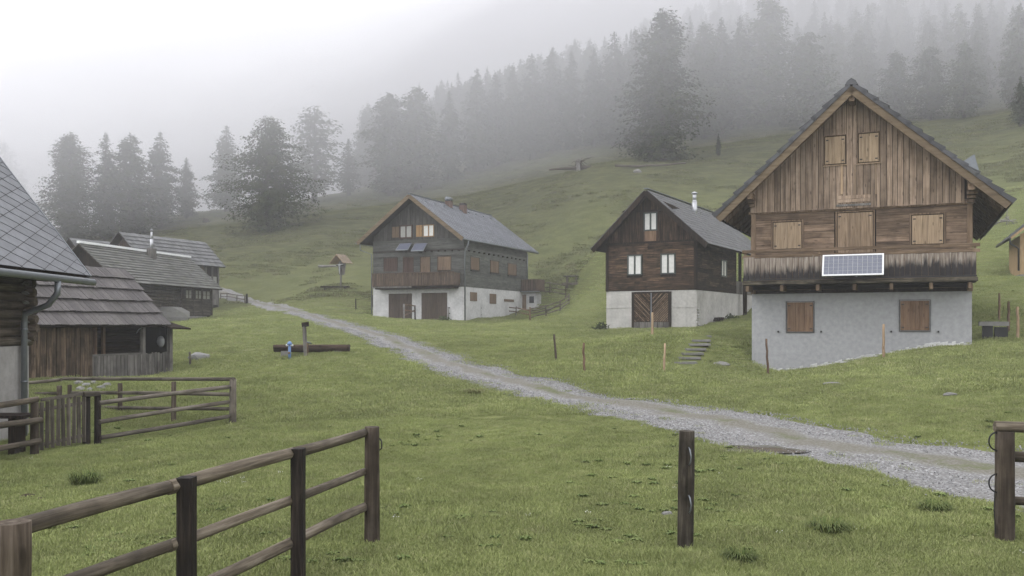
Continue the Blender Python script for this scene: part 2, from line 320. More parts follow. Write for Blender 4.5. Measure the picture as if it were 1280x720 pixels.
def H(x, y):
    x = np.atleast_1d(np.asarray(x, float)).ravel(); y = np.atleast_1d(np.asarray(y, float)).ravel(); z = Hs(x, y)
    z = z + .035 * vn(x, y, .9, 1) + .018 * vn(x, y, .4, 2) + .03 * vn(x, y, 1.7, 9) + .04 * vn(x, y, 3.1, 3) * np.clip((y - 8) / 20, 0, 1)
    hill = np.clip((y - 62) / 40, 0, 1) * np.clip((z - 3) / 6, 0, 1)
    t = z / 1.15 + .9 * vn(x, y, 14, 4) + .35 * vn(x, y, 5, 5)
    z = z + hill * (.22 * np.sin(2 * np.pi * t) * (.6 + .6 * vn(x, y, 9, 6)) + .16 * vn(x, y, 3.5, 7) + .1 * vn(x, y, 1.6, 8))
    return z
def h1(x, y): return float(H(x, y)[0])
YS = np.concatenate([np.linspace(5, 60, 1400), np.linspace(60, 260, 1200)[1:]])
def GP(px, py):
    """world point where the sight line through the photo's pixel meets the ground"""
    X = (px - 640) / FPX * YS; Z = CZ - (py - HOR) / FPX * YS; g = Hs(X, YS); k = np.argmax(g > Z)
    if k == 0: k = len(YS) - 1
    return Vector((X[k], YS[k], h1(X[k], YS[k])))
def G(x, y): return Vector((x, y, h1(x, y)))

# road edges, traced on the ground
UP = [(318, 375.5), (325, 376), (362, 382.5), (400, 394), (442, 404), (475, 414), (512, 424), (550, 436), (587, 449), (608, 455), (636, 459), (656, 468), (695, 477.6), (734, 484.7), (771, 493), (805, 500), (855, 504), (920, 514), (942, 517), (1024, 532.6), (1090, 544), (1139, 553), (1204, 555), (1244, 562)]
LO = [(300, 376.5), (312, 379), (350, 390), (387, 400), (420, 411), (455, 422.5), (487, 437.5), (512, 447.5), (550, 466), (587, 477.5), (620, 486), (686, 503), (743, 515.6), (799, 527), (847, 538), (880, 547), (925, 560), (1007, 573.7), (1090, 590), (1155, 610), (1221, 626), (1247, 631)]
def resample(pts, n):
    P = np.array([(p.x, p.y) for p in pts]); d = np.r_[0, np.cumsum(np.hypot(*np.diff(P, axis=0).T))]; t = np.linspace(0, d[-1], n)
    return np.c_[np.interp(t, d, P[:, 0]), np.interp(t, d, P[:, 1])]
upw = [GP(*p) for p in UP]; low = [GP(*p) for p in LO]
upw = [upw[0] + Vector((-14, 12, 0)), upw[0] + Vector((-4, 5, 0))] + upw + [upw[-1] + Vector((2.4, -3.2, 0)), upw[-1] + Vector((3.9, -7.5, 0)), upw[-1] + Vector((4.9, -14, 0))]
low = [low[0] + Vector((-14, 9, 0)), low[0] + Vector((-4, 3, 0))] + low + [low[-1] + Vector((.9, -2.6, 0)), low[-1] + Vector((1.8, -6, 0)), low[-1] + Vector((2.4, -10, 0))]
NR = 700; RU = resample(upw, NR); RL = resample(low, NR)
for E, sd, sg in ((RU, 21, 1), (RL, 22, -1)):
    k = np.arange(NR); j = .20 * vn(k * 1.0, k * 0, 9, sd) + .14 * vn(k * 1.0, k * 0, 3, sd + 5); dv = RU - RL; dv = dv / np.linalg.norm(dv, axis=1)[:, None]
    E += dv * (j * np.clip(1.3 - k / NR * .6, .5, 1.3))[:, None]
dv = RU - RL; dv = dv / np.linalg.norm(dv, axis=1)[:, None]; RU = RU + dv * .16; RL = RL - dv * .16
poly = np.r_[RU, RL[::-1]]
def in_road(x, y, grow=0):
    x = np.asarray(x); y = np.asarray(y); c = np.zeros(x.shape, bool); P = poly[::4]; Q = np.roll(P, -1, 0)
    for (x1, y1), (x2, y2) in zip(P, Q):
        if y1 != y2: c ^= ((y1 > y) != (y2 > y)) & (x < (x2 - x1) * (y - y1) / (y2 - y1) + x1)
    return c

def grid_mesh(name, mat, X, Y, Z, kind='structure'):
    n, m = X.shape; co = np.stack([X, Y, Z], -1).reshape(-1, 3); idx = np.arange(n * m).reshape(n, m)
    q = np.stack([idx[:-1, :-1], idx[:-1, 1:], idx[1:, 1:], idx[1:, :-1]], -1).reshape(-1, 4)
    me = bpy.data.meshes.new(name); me.vertices.add(len(co)); me.vertices.foreach_set('co', co.ravel())
    me.loops.add(q.size); me.loops.foreach_set('vertex_index', q.ravel().astype(np.int32))
    me.polygons.add(len(q)); me.polygons.foreach_set('loop_start', np.arange(0, q.size, 4, dtype=np.int32)); me.polygons.foreach_set('loop_total', np.full(len(q), 4, np.int32))
    me.update(); me.validate(); me.polygons.foreach_set('use_smooth', [True] * len(me.polygons)); me.materials.append(mat); o = link(name, me); tag(o, kind=kind); return o

def meadow_mat():
    m = NM('meadow_grass', .95, .1); v = m.coord('Object')
    a = m.noise(v, .09, 5, .6); b = m.noise(v, .8, 6, .65); c = m.noise(v, 7, 5, .7); d = m.noise(m.coord('Object', (1, 1, 3.5)), .55, 6, .7)
    col = m.mix(m.ramp(b, [(.3, 0.0), (.7, 1.0)]), (.086, .106, .034), (.148, .164, .060))
    col = m.mix(m.math('MULTIPLY', m.ramp(a, [(.4, 0.0), (.62, 1.0)]), .55), col, (.135, .145, .052))
    sx = m.n.new('ShaderNodeSeparateXYZ'); m.l.new(m.coord(), sx.inputs[0])     # the steep upper pasture is drier grass
    mr = m.n.new('ShaderNodeMapRange'); m.l.new(sx.outputs[1], mr.inputs['Value']); mr.inputs['From Min'].default_value = 55; mr.inputs['From Max'].default_value = 105
    dry = m.mix(m.ramp(d, [(.38, 0.0), (.60, 1.0)]), (.036, .039, .017), (.095, .093, .043))
    bnd = m.noise(m.coord('Object', (.16, .16, 2.6)), 1.0, 5, .65, .6); dry = m.mix(m.math('MULTIPLY', m.ramp(bnd, [(.40, 1.0), (.52, 0.0)]), .6), dry, (.034, .038, .016))  # dark contour streaks paint in the shading of the terracette relief
    col = m.mix(m.math('MULTIPLY', mr.outputs[0], .85), col, dry)
    col = m.mix(m.math('MULTIPLY', m.ramp(c, [(.3, 1.0), (.5, 0.0)]), .5), col, (.028, .042, .012))
    e = m.noise(v, .33, 6, .7); col = m.mix(m.math('MULTIPLY', m.ramp(e, [(.60, 0.0), (.68, 1.0)]), .5), col, (.085, .068, .036))
    m.bump(m.math('ADD', c, m.math('MULTIPLY', b, 2.0)), .8, .05); return m.out(col)
M['meadow'] = meadow_mat()
nr, nc = 520, 430
tt = np.linspace(0, 1, nr); yy = -18 + 24 * (np.exp(tt * math.log(1 + 348 / 24)) - 1)
uu = np.linspace(-1, 1, nc); uu = np.sign(uu) * (np.abs(uu) * .75 + .25 * np.abs(uu) ** 3)
Yg = np.repeat(yy[:, None], nc, 1); Xg = uu[None, :] * (Yg * .62 + 36)
Zg = H(Xg, Yg).reshape(Xg.shape)
rd = in_road(Xg, Yg); Zg = Zg - .05 * rd
grid_mesh('ground', M['meadow'], Xg, Yg, Zg)

def gravel_mat():
    m = NM('grey_gravel', .9, .25); v = m.coord(); s1 = m.vor(v, 26, 'F1', 'Color'); d1 = m.vor(v, 26); n = m.noise(v, 1.1, 6, .65); f = m.noise(v, 45, 3)
    bw = m.n.new('ShaderNodeRGBToBW'); m.l.new(s1, bw.inputs[0])
    col = m.ramp(bw.outputs[0], [(.1, (.15, .149, .150)), (.5, (.24, .24, .242)), (.85, (.36, .36, .365))])
    col = m.mix(m.math('MULTIPLY', m.ramp(d1, [(.25, 0.0), (.6, 1.0)]), .55), col, (.075, .07, .062))
    sx = m.n.new('ShaderNodeUVMap'); sp = m.n.new('ShaderNodeSeparateXYZ'); m.l.new(sx.outputs[0], sp.inputs[0])
    cen = m.math('ABSOLUTE', m.math('SUBTRACT', sp.outputs[0], .52)); cen = m.math('ADD', cen, m.math('MULTIPLY', m.math('SUBTRACT', n, .5), .5))
    col = m.mix(m.math('MULTIPLY', m.ramp(cen, [(.06, 1.0), (.17, 0.0)]), .6), col, (.115, .105, .070))       # worn earthy strip between the wheel tracks
    g = m.noise(v, .55, 5, .7); gg = m.math('MULTIPLY', m.ramp(g, [(.53, 0.0), (.62, 1.0)]), m.ramp(cen, [(.08, 1.0), (.16, 0.0)]))
    col = m.mix(m.math('MULTIPLY', gg, .8), col, (.085, .10, .032))
    col = m.mix(m.math('MULTIPLY', m.ramp(n, [(.5, 0.0), (.75, 1.0)]), .3), col, (.12, .11, .095)); m.bump(d1, .9, .02); return m.out(col)
M['gravel'] = gravel_mat()
K = 15; T_ = np.linspace(0, 1, K)[None, :]
RX = RL[:, :1] * (1 - T_) + RU[:, :1] * T_; RY = RL[:, 1:] * (1 - T_) + RU[:, 1:] * T_
prof = .03 * np.cos((T_ - .5) * 2 * np.pi * 1.0) - .03 * np.exp(-((T_ - .22) / .07) ** 2) - .03 * np.exp(-((T_ - .78) / .07) ** 2) - .09 * np.clip((np.abs(T_ - .5) - .44) / .06, 0, 1)
RZ = H(RX, RY).reshape(RX.shape) + .012 + prof + .012 * vn(RX, RY, .5, 31).reshape(RX.shape)
road = grid_mesh('gravel_track', M['gravel'], RX[::-1], RY[::-1], RZ[::-1])
uv = road.data.uv_layers.new(name='UVMap'); li = np.empty(len(road.data.loops), np.int32); road.data.loops.foreach_get('vertex_index', li)
U = np.broadcast_to(T_, RX.shape)[::-1].ravel()[li]; V = np.repeat(np.arange(NR)[::-1, None] * .1, K, 1).ravel()[li]; uv.data.foreach_set('uv', np.c_[U, V].ravel())
# muddy puddle at the lower edge of the track
pc = GP(948, 562); m = MB(); ring = []
for k in range(26):
    a = 2 * math.pi * k / 26; rr = 1 + .16 * math.sin(3 * a + 1) + .1 * math.sin(5 * a); q = GP(952 + 52 * math.cos(a) * rr, 562 + 5.5 * math.sin(a) * rr); ring.append((q.x, q.y))
zp = sum(h1(a, b) for a, b in ring) / 26 + .035; cxp = (sum(a for a, b in ring) / 26, sum(b for a, b in ring) / 26); m.v = [(cxp[0], cxp[1], h1(*cxp) + .03)]
for f in (.35, .7, 1.0): m.v += [(cxp[0] + (a - cxp[0]) * f, cxp[1] + (b - cxp[1]) * f, h1(cxp[0] + (a - cxp[0]) * f, cxp[1] + (b - cxp[1]) * f) + (.03 if f < 1 else .012)) for a, b in ring]
m.f = [(0, 1 + (k + 1) % 26, 1 + k) for k in range(26)] + [(1 + j * 26 + k, 1 + j * 26 + (k + 1) % 26, 27 + j * 26 + (k + 1) % 26, 27 + j * 26 + k) for j in range(2) for k in range(26)]
M['mudwater'] = flat('muddy_water', (.085, .078, .066), .12, 0, .5, .1, 3)
tag(m.build('puddle', M['mudwater']), kind='structure')

# ------------------------------------------------------------------ scattered instances (grass, stones, far forest)
def mesh_np(name, co, tri, mats, midx=None, smooth=False):
    me = bpy.data.meshes.new(name); me.vertices.add(len(co)); me.vertices.foreach_set('co', np.asarray(co, np.float32).ravel())
    me.loops.add(tri.size); me.loops.foreach_set('vertex_index', tri.ravel().astype(np.int32)); me.polygons.add(len(tri))
    me.polygons.foreach_set('loop_start', np.arange(0, tri.size, 3, dtype=np.int32)); me.polygons.foreach_set('loop_total', np.full(len(tri), 3, np.int32))
    if midx is not None: me.polygons.foreach_set('material_index', midx.astype(np.int32))
    me.update(); 
    for mm in mats: me.materials.append(mm)
    return me
def scatter(name, pts, rot, scl, sources, pick, kind='stuff', label=None):
    me = bpy.data.meshes.new(name + '_points'); me.vertices.add(len(pts)); me.vertices.foreach_set('co', pts.astype(np.float32).ravel())
    for nm, arr in (('rot', rot), ('scl', scl)):
        a = me.attributes.new(nm, 'FLOAT_VECTOR', 'POINT'); a.data.foreach_set('vector', arr.astype(np.float32).ravel())
    a = me.attributes.new('pick', 'INT', 'POINT'); a.data.foreach_set('value', pick.astype(np.int32))
    o = link(name, me); tag(o, kind=kind)
    g = bpy.data.node_groups.new(name, 'GeometryNodeTree'); g.interface.new_socket('Geometry', in_out='INPUT', socket_type='NodeSocketGeometry'); g.interface.new_socket('Geometry', in_out='OUTPUT', socket_type='NodeSocketGeometry')
    gi = g.nodes.new('NodeGroupInput'); go = g.nodes.new('NodeGroupOutput'); geo = g.nodes.new('GeometryNodeGeometryToInstance')
    for sobj in reversed(sources):
        oi = g.nodes.new('GeometryNodeObjectInfo'); oi.inputs['Object'].default_value = sobj; oi.inputs['As Instance'].default_value = True
        g.links.new(oi.outputs['Geometry'], geo.inputs[0])
    ip = g.nodes.new('GeometryNodeInstanceOnPoints'); ip.inputs['Pick Instance'].default_value = True
    def att(n, t):
        x = g.nodes.new('GeometryNodeInputNamedAttribute'); x.data_type = t; x.inputs['Name'].default_value = n; return x.outputs['Attribute']
    g.links.new(gi.outputs[0], ip.inputs['Points']); g.links.new(geo.outputs[0], ip.inputs['Instance'])
    if len(sources) > 1:
        # one branch per source keeps the picking explicit
        g.nodes.remove(geo); g.nodes.remove(ip); j = g.nodes.new('GeometryNodeJoinGeometry')
        for k, sobj in enumerate(sources):
            oi = g.nodes.new('GeometryNodeObjectInfo'); oi.inputs['Object'].default_value = sobj; oi.inputs['As Instance'].default_value = True
            ip = g.nodes.new('GeometryNodeInstanceOnPoints'); cmp_ = g.nodes.new('FunctionNodeCompare'); cmp_.data_type = 'INT'; cmp_.operation = 'EQUAL'
            cmp_.inputs[3].default_value = k; g.links.new(att('pick', 'INT'), cmp_.inputs[2]); g.links.new(cmp_.outputs[0], ip.inputs['Selection'])
            g.links.new(gi.outputs[0], ip.inputs['Points']); g.links.new(oi.outputs['Geometry'], ip.inputs['Instance'])
            g.links.new(att('rot', 'FLOAT_VECTOR'), ip.inputs['Rotation']); g.links.new(att('scl', 'FLOAT_VECTOR'), ip.inputs['Scale']); g.links.new(ip.outputs[0], j.inputs[0])
        g.links.new(j.outputs[0], go.inputs[0])
    else:
        g.links.new(att('rot', 'FLOAT_VECTOR'), ip.inputs['Rotation']); g.links.new(att('scl', 'FLOAT_VECTOR'), ip.inputs['Scale']); g.links.new(ip.outputs[0], go.inputs[0])
    md = o.modifiers.new('scatter', 'NODES'); md.node_group = g; return o

def grass_mat(name, a, b, c):
    m = NM(name, .8, .2); r = m.island(); t = m.rnd(); col = m.mix(r, a, b); col = m.mix(m.math('MULTIPLY', m.ramp(t, [(.75, 0.0), (1.0, 1.0)]), .7), col, c)
    big = m.n.new('ShaderNodeNewGeometry'); n = m.n.new('ShaderNodeTexNoise'); n.inputs['Scale'].default_value = .22; n.inputs['Detail'].default_value = 5; m.l.new(big.outputs['Position'], n.inputs['Vector'])
    n2 = m.n.new('ShaderNodeTexNoise'); n2.inputs['Scale'].default_value = 1.3; n2.inputs['Detail'].default_value = 4; m.l.new(big.outputs['Position'], n2.inputs['Vector'])
    col = m.val(col, m.math('MULTIPLY', m.math('ADD', m.math('MULTIPLY', n.outputs['Fac'], 1.0), .55), m.math('ADD', m.math('MULTIPLY', n2.outputs['Fac'], .9), .58))); m.b.inputs['Subsurface Weight'].default_value = 0
    return m.out(col)
M['blade'] = grass_mat('grass_blades', (.138, .168, .056), (.240, .268, .102), (.29, .28, .15))
M['blade_d'] = grass_mat('tussock_blades', (.05, .075, .018), (.11, .13, .04), (.2, .18, .08))
M['blade_h'] = grass_mat('hill_grass_blades', (.07, .080, .030), (.125, .13, .052), (.15, .135, .07))
def tuft(nb, rad, h0, h1_, wd, seed, lean=.6, mat='blade'):
    g = np.random.default_rng(seed); co = []; tri = []
    for i in range(nb):
        a = g.uniform(0, 2 * np.pi); r = rad * math.sqrt(g.uniform()); x, y = r * math.cos(a), r * math.sin(a); h = g.uniform(h0, h1_); la = g.uniform(0, 2 * np.pi); ln = g.uniform(.1, lean) * h
        ta = g.uniform(0, np.pi); dx, dy = wd * math.cos(ta), wd * math.sin(ta); lx, ly = ln * math.cos(la), ln * math.sin(la); k = len(co)
        co += [(x - dx, y - dy, -.01), (x + dx, y + dy, -.01), (x + lx * .4 + dx * .8, y + ly * .4 + dy * .8, h * .6), (x + lx * .4 - dx * .8, y + ly * .4 - dy * .8, h * .6), (x + lx, y + ly, h)]
        tri += [(k, k + 1, k + 2), (k, k + 2, k + 3), (k + 3, k + 2, k + 4)]
    me = mesh_np('tuft', np.array(co), np.array(tri), [M[mat]]); return bpy.data.objects.new('tuft', me)
tufts = [tuft(90, .17, .012, .036, .0024, s, 1.2) for s in range(3)] + [tuft(70, .15, .03, .075, .0026, 9, 1.1), tuft(90, .40, .012, .034, .006, 5, 1.2), tuft(90, .42, .012, .042, .006, 6, 1.2), tuft(80, .45, .02, .07, .012, 7, 1.2, 'blade_h')]
def ground_pts(n, y0, y1, p, xl=-.66, xr=.66):
    u = rng.uniform(size=n); y = (y0 ** (1 - p) + u * (y1 ** (1 - p) - y0 ** (1 - p))) ** (1 / (1 - p)); x = rng.uniform(xl, xr, n) * y; return x, y
def house_mask(x, y):
    k = np.ones(len(x), bool)
    for (ox, oy), th, W, D in ((O1, T1, W1, 11), (O2, T2, W2, 12), (O3, T3, W3, 11.5)):
        c, s_ = math.cos(R(th)), math.sin(R(th)); a = (x - ox) * c + (y - oy) * s_; b = -(x - ox) * s_ + (y - oy) * c; k &= ~((a > 0) & (a < W) & (b > 0) & (b < D))
    A, B = np.array(GP(856, 458)[:2]), np.array(GP(886, 419)[:2]); P = np.c_[x, y] - A; t = np.clip(P @ (B - A) / ((B - A) @ (B - A)), -.1, 1.1); k &= np.hypot(*(P - t[:, None] * (B - A)).T) > .55
    return k & ~((x < -10.3) & (y > 8) & (y < 18.4))
xa, ya = ground_pts(72000, 5.5, 26, 1.7); xb, yb = ground_pts(56000, 20, 75, 1.6)
xc, yc = ground_pts(24000, 72, 150, 1.1); ng = vn(xc, yc * 1.0, 6, 50) + .6 * vn(xc, yc, 2, 51) > .1; xc, yc = xc[ng], yc[ng]
x = np.r_[xa, xb, xc]; y = np.r_[ya, yb, yc]; far = np.r_[np.zeros(len(xa)), np.ones(len(xb)), np.ones(len(xc)) * 2]
rdm = in_road(x, y); g_ = vn(x, y, 1.6, 40); keep = (~rdm | (rng.uniform(size=len(x)) < .03 * (vn(x, y, 1.2, 44) > .1))) & house_mask(x, y); x, y, far, g_ = x[keep], y[keep], far[keep], g_[keep]
z = H(x, y); n = len(x)
pk = np.where(far > 1, 6, 0) + np.where(far == 1, rng.integers(4, 6, n), 0) + np.where(far > 0, 0, np.where((g_ > .5) & (rng.uniform(size=n) < .5), 3, rng.integers(0, 3, n)))
s0 = rng.uniform(.7, 1.25, n) * (1 + .35 * vn(x, y, 2.5, 41)); rot = np.c_[rng.normal(0, .06, n), rng.normal(0, .06, n), rng.uniform(0, 6.28, n)]
s0 = s0 * np.where(far > 0, 1 + .5 * np.clip((y - 25) / 60, 0, 1) + .1 * (far > 1), 1)
scatter('grass', np.c_[x, y, z], rot, np.c_[s0, s0, s0 * rng.uniform(.7, 1.2, n)], tufts, pk)
# loose stones on the track
def stone_mesh(name, seed, mat, sub=1, flatz=.6, jag=.25):
    import bmesh
    bm = bmesh.new(); bmesh.ops.create_icosphere(bm, subdivisions=sub, radius=1); g = random.Random(seed)
    for v in bm.verts:
        f = 1 + g.uniform(-jag, jag); v.co = Vector((v.co.x * f, v.co.y * f * .8, v.co.z * f * flatz))
    me = bpy.data.meshes.new(name); bm.to_mesh(me); bm.free(); me.materials.append(mat); return me
M['pebble'] = tile_mat('gravel_stones', (.17, .168, .172), (.33, .33, .335), .0, .85)
srcs = [bpy.data.objects.new('pebble', stone_mesh('pebble', s, M['pebble'], 1)) for s in range(3)]
N = 26000; k = rng.integers(0, NR - 1, N); kk = (NR - 1) * rng.uniform(size=N) ** .45; k = kk.astype(int); t = np.clip(rng.beta(.8, .8, N) * 1.06 - .03, -.05, 1.05)
x = RL[k, 0] * (1 - t) + RU[k, 0] * t + rng.normal(0, .06, N); y = RL[k, 1] * (1 - t) + RU[k, 1] * t + rng.normal(0, .06, N); kp = (y < 60) & (y > 5) & ((np.abs(t - .52) > .11) | (rng.uniform(size=N) < .18)); x, y = x[kp], y[kp]; n = len(x)
s = rng.gamma(2.0, .0045, n) + .006; s *= 1 + .6 * np.clip((y - 14) / 30, 0, 1); s = np.clip(s * .85, 0, .022)
scatter('gravel', np.c_[x, y, H(x, y) + .02], np.c_[rng.uniform(0, 6, n), rng.uniform(0, 6, n), rng.uniform(0, 6, n)], np.c_[s, s, s], srcs, rng.integers(0, 3, n))
# small white meadow flowers
M['petal'] = flat('white_petals', (.75, .75, .7), .8)
fm = MB()
for q in range(5):
    a = q * 2.4; r = .05 * math.sqrt(q + .3); fx, fy = r * math.cos(a), r * math.sin(a); fm.tube([(fx, fy, 0), (fx, fy, .06 + .01 * q)], .0015, 3); fm.box(fx - .009, fx + .009, fy - .009, fy + .009, .06 + .01 * q, .068 + .01 * q)
fme = bpy.data.meshes.new('flower'); fme.from_pydata(fm.v, [], fm.f); fme.materials.append(M['petal']); fo = bpy.data.objects.new('flower', fme)
x, y = ground_pts(40, 6, 22, 1.5); x = np.r_[x, -3.9 + rng.normal(0, .3, 9)]; y = np.r_[y, 12.2 + rng.normal(0, .3, 9)]; kp = ~in_road(x, y) & house_mask(x, y); x, y = x[kp], y[kp]; n = len(x)
scatter('meadow_flowers', np.c_[x, y, H(x, y)], np.c_[0 * x, 0 * x, rng.uniform(0, 6, n)], np.repeat(rng.uniform(.3, .5, n)[:, None], 3, 1), [fo], 0 * x)

# dark broad-leaved weeds in patches
M['weed'] = grass_mat('weed_leaves', (.10, .14, .045), (.16, .20, .07), (.18, .21, .08))
def weed(seed):
    g = np.random.default_rng(seed); co = []; tri = []
    for i in range(16):
        a = g.uniform(0, 6.28); L_ = g.uniform(.06, .14); w_ = L_ * .28; c, s_ = math.cos(a), math.sin(a); k = len(co); z1 = g.uniform(.03, .08)
        co += [(0, 0, 0), (c * L_ * .5 - s_ * w_, s_ * L_ * .5 + c * w_, z1), (c * L_, s_ * L_, z1 * .7), (c * L_ * .5 + s_ * w_, s_ * L_ * .5 - c * w_, z1)]; tri += [(k, k + 1, k + 2), (k, k + 2, k + 3)]
    return bpy.data.objects.new('weed', mesh_np('weed', np.array(co), np.array(tri), [M['weed']]))
x, y = ground_pts(7000, 6, 45, 1.6); kp = (vn(x, y, 1.9, 70) + 1.3 * vn(x, y, .45, 71) + rng.normal(0, .5, len(x)) > 1.25) & ~in_road(x, y) & house_mask(x, y); x, y = x[kp], y[kp]; n = len(x); s_w = rng.uniform(.35, .8, n)
scatter('weeds', np.c_[x, y, H(x, y)], np.c_[0 * x, 0 * x, rng.uniform(0, 6, n)], np.c_[s_w, s_w, s_w], [weed(1), weed(2)], rng.integers(0, 2, n))

# ------------------------------------------------------------------ trees
def needle_mat(name, a, b, c):
    m = NM(name, .9, .1); r = m.island(); col = m.mix(r, a, b); n = m.noise(m.coord(), .55, 4, .6)
    col = m.mix(m.math('MULTIPLY', m.ramp(n, [(.42, 0.0), (.62, 1.0)]), .7), col, c)
    t = m.n.new('ShaderNodeMapRange'); m.l.new(m.rnd(), t.inputs['Value']); t.inputs['To Min'].default_value = .8; t.inputs['To Max'].default_value = 1.25; return m.out(m.val(col, t.outputs[0]))
M['spruce'] = needle_mat('spruce_needles', (.022, .034, .018), (.042, .058, .028), (.066, .080, .038))
M['larch'] = needle_mat('larch_needles', (.036, .050, .024), (.062, .080, .034), (.088, .102, .046))
def tree_mesh(seed, h, rad, zlow, kind):
    g = np.random.default_rng(seed); co = []; tri = []
    def twig(P, D, L, W, droop):
        k = len(co); D = D / (np.linalg.norm(D) + 1e-9); S = np.cross(D, (0, 0, 1.)); S = S / (np.linalg.norm(S) + 1e-9); S = S + g.normal(0, .45, 3)
        mid = P + D * L * .5 + np.array((0, 0, -droop * L * .15)); end = P + D * L + np.array((0, 0, -droop * L * .5)); co.extend([P, mid + S * W, end, mid - S * W]); tri.extend([(k, k + 1, k + 2), (k, k + 2, k + 3)])
    big = kind == 'big'; kind = 'larch' if big else kind; nz = int(h * (5.4 if kind != 'open' else 3.0) * (1.35 if big else 1)); 
    brs = []
    for i in range(nz):
        t = zlow + (1 - zlow) * (i + g.uniform(0, 1)) / nz; z = t * h; e = (1 - t) / (1 - zlow)
        env = rad * (e ** (.8 if kind == 'spruce' else .55)) * (1 - .5 * max(0, e - .62) / .38) + .05
        for b in range(int(g.integers(3, 6))):
            a = g.uniform(0, 6.283); r = env * g.uniform(.45, 1.06) * (1 + .22 * math.sin(a * 2 + seed) + .15 * math.sin(t * 23 + a)); brs.append((z, a, r, t))
    bm = MB(); 
    for z, a, r, t in brs:
        up = (.25 if kind == 'spruce' else .1) * (t - .35); dr = .28 if kind == 'spruce' else .16
        D = np.array((math.cos(a), math.sin(a), up)); n = max(3, int(r * (16 if big else 10))); P0 = np.array((0, 0, z))
        if r > 1.2 and g.uniform() < .5: bm.tube([tuple(P0), tuple(P0 + D * r * .5 + np.array((0, 0, -.06 * r))), tuple(P0 + D * r * .9 + np.array((0, 0, -dr * r * .75)))], [.05, .03, .012], 3, caps=False)
        for q in range(n):
            u = (q + g.uniform(0, 1)) / n; u = .12 + .88 * u
            if kind != 'spruce' and g.uniform() < .12: continue
            P = P0 + D * r * u + np.array((0, 0, -dr * r * u * u)) + g.normal(0, .05 + .018 * r, 3) + np.array((0, 0, g.normal(-.08, .2)))
            for sgn in (-1, 1):
                td = D * g.uniform(.2, 1) + sgn * np.array((-math.sin(a), math.cos(a), 0)) * g.uniform(.1, 1.0) + np.array((0, 0, g.normal(-.35, .45)))
                L = g.uniform(.2, .46) * (1.15 - .45 * u) * (.38 + .62 * min(1, r)) * (.72 if big else 1); twig(P, td, L, L * g.uniform(.2, .36), g.uniform(.2, 1.3))
    for q in range(10): twig(np.array((0, 0, h * (.96 + .004 * q))), np.array((g.normal(0, .5), g.normal(0, .5), .8)), .16, .03, 0)
    tk = MB(); lean = g.normal(0, .012, 2); tk.tube([(0, 0, -.6), (0, 0, .3), (lean[0] * h * .5, lean[1] * h * .5, h * .5), (0, 0, h * .985)], [h * .020, h * .016, h * .010, .015], 8, .08)
    off = len(tk.v); tk.v += bm.v; tk.f += [tuple(i + off for i in f) for f in bm.f]
    tme = bpy.data.meshes.new('trunk'); tme.from_pydata(tk.v, [], tk.f); tme.materials.append(M['bark'])
    cme = mesh_np('crown', np.array(co), np.array(tri), [M['spruce' if kind == 'spruce' else 'larch']]); return tme, cme
PRO = [tree_mesh(1, 16, 2.7, .05, 'spruce'), tree_mesh(2, 16, 3.3, .06, 'spruce'), tree_mesh(3, 16, 3.9, .04, 'larch'), tree_mesh(4, 16, 4.4, .05, 'larch'), tree_mesh(5, 16, 4.3, .12, 'open'), tree_mesh(6, 16, 2.0, .08, 'spruce'), tree_mesh(8, 16, 5.6, .02, 'big'), tree_mesh(9, 16, 4.0, .02, 'big')]
def tree(px, top, base, proto, label, group=None, Y=None, sx=1.0):
    p = GP(px, base) if Y is None else G((px - 640) / FPX * Y, Y)
    zt = CZ + (HOR - top) / FPX * p.y; hh = max(3, zt - p.z); s = hh / 16
    t = thing('larch_tree' if proto in (2, 3, 4, 6, 7) else 'spruce_tree', label, 'tree', (p.x, p.y, p.z), random.uniform(0, 6.28), group); fx_ = 1.75 if px < 560 else 1.55; t.scale = (s * sx * fx_, s * sx * fx_, s)
    tm, cm = PRO[proto]; link('trunk', tm, t); link('crown', cm, t); return t
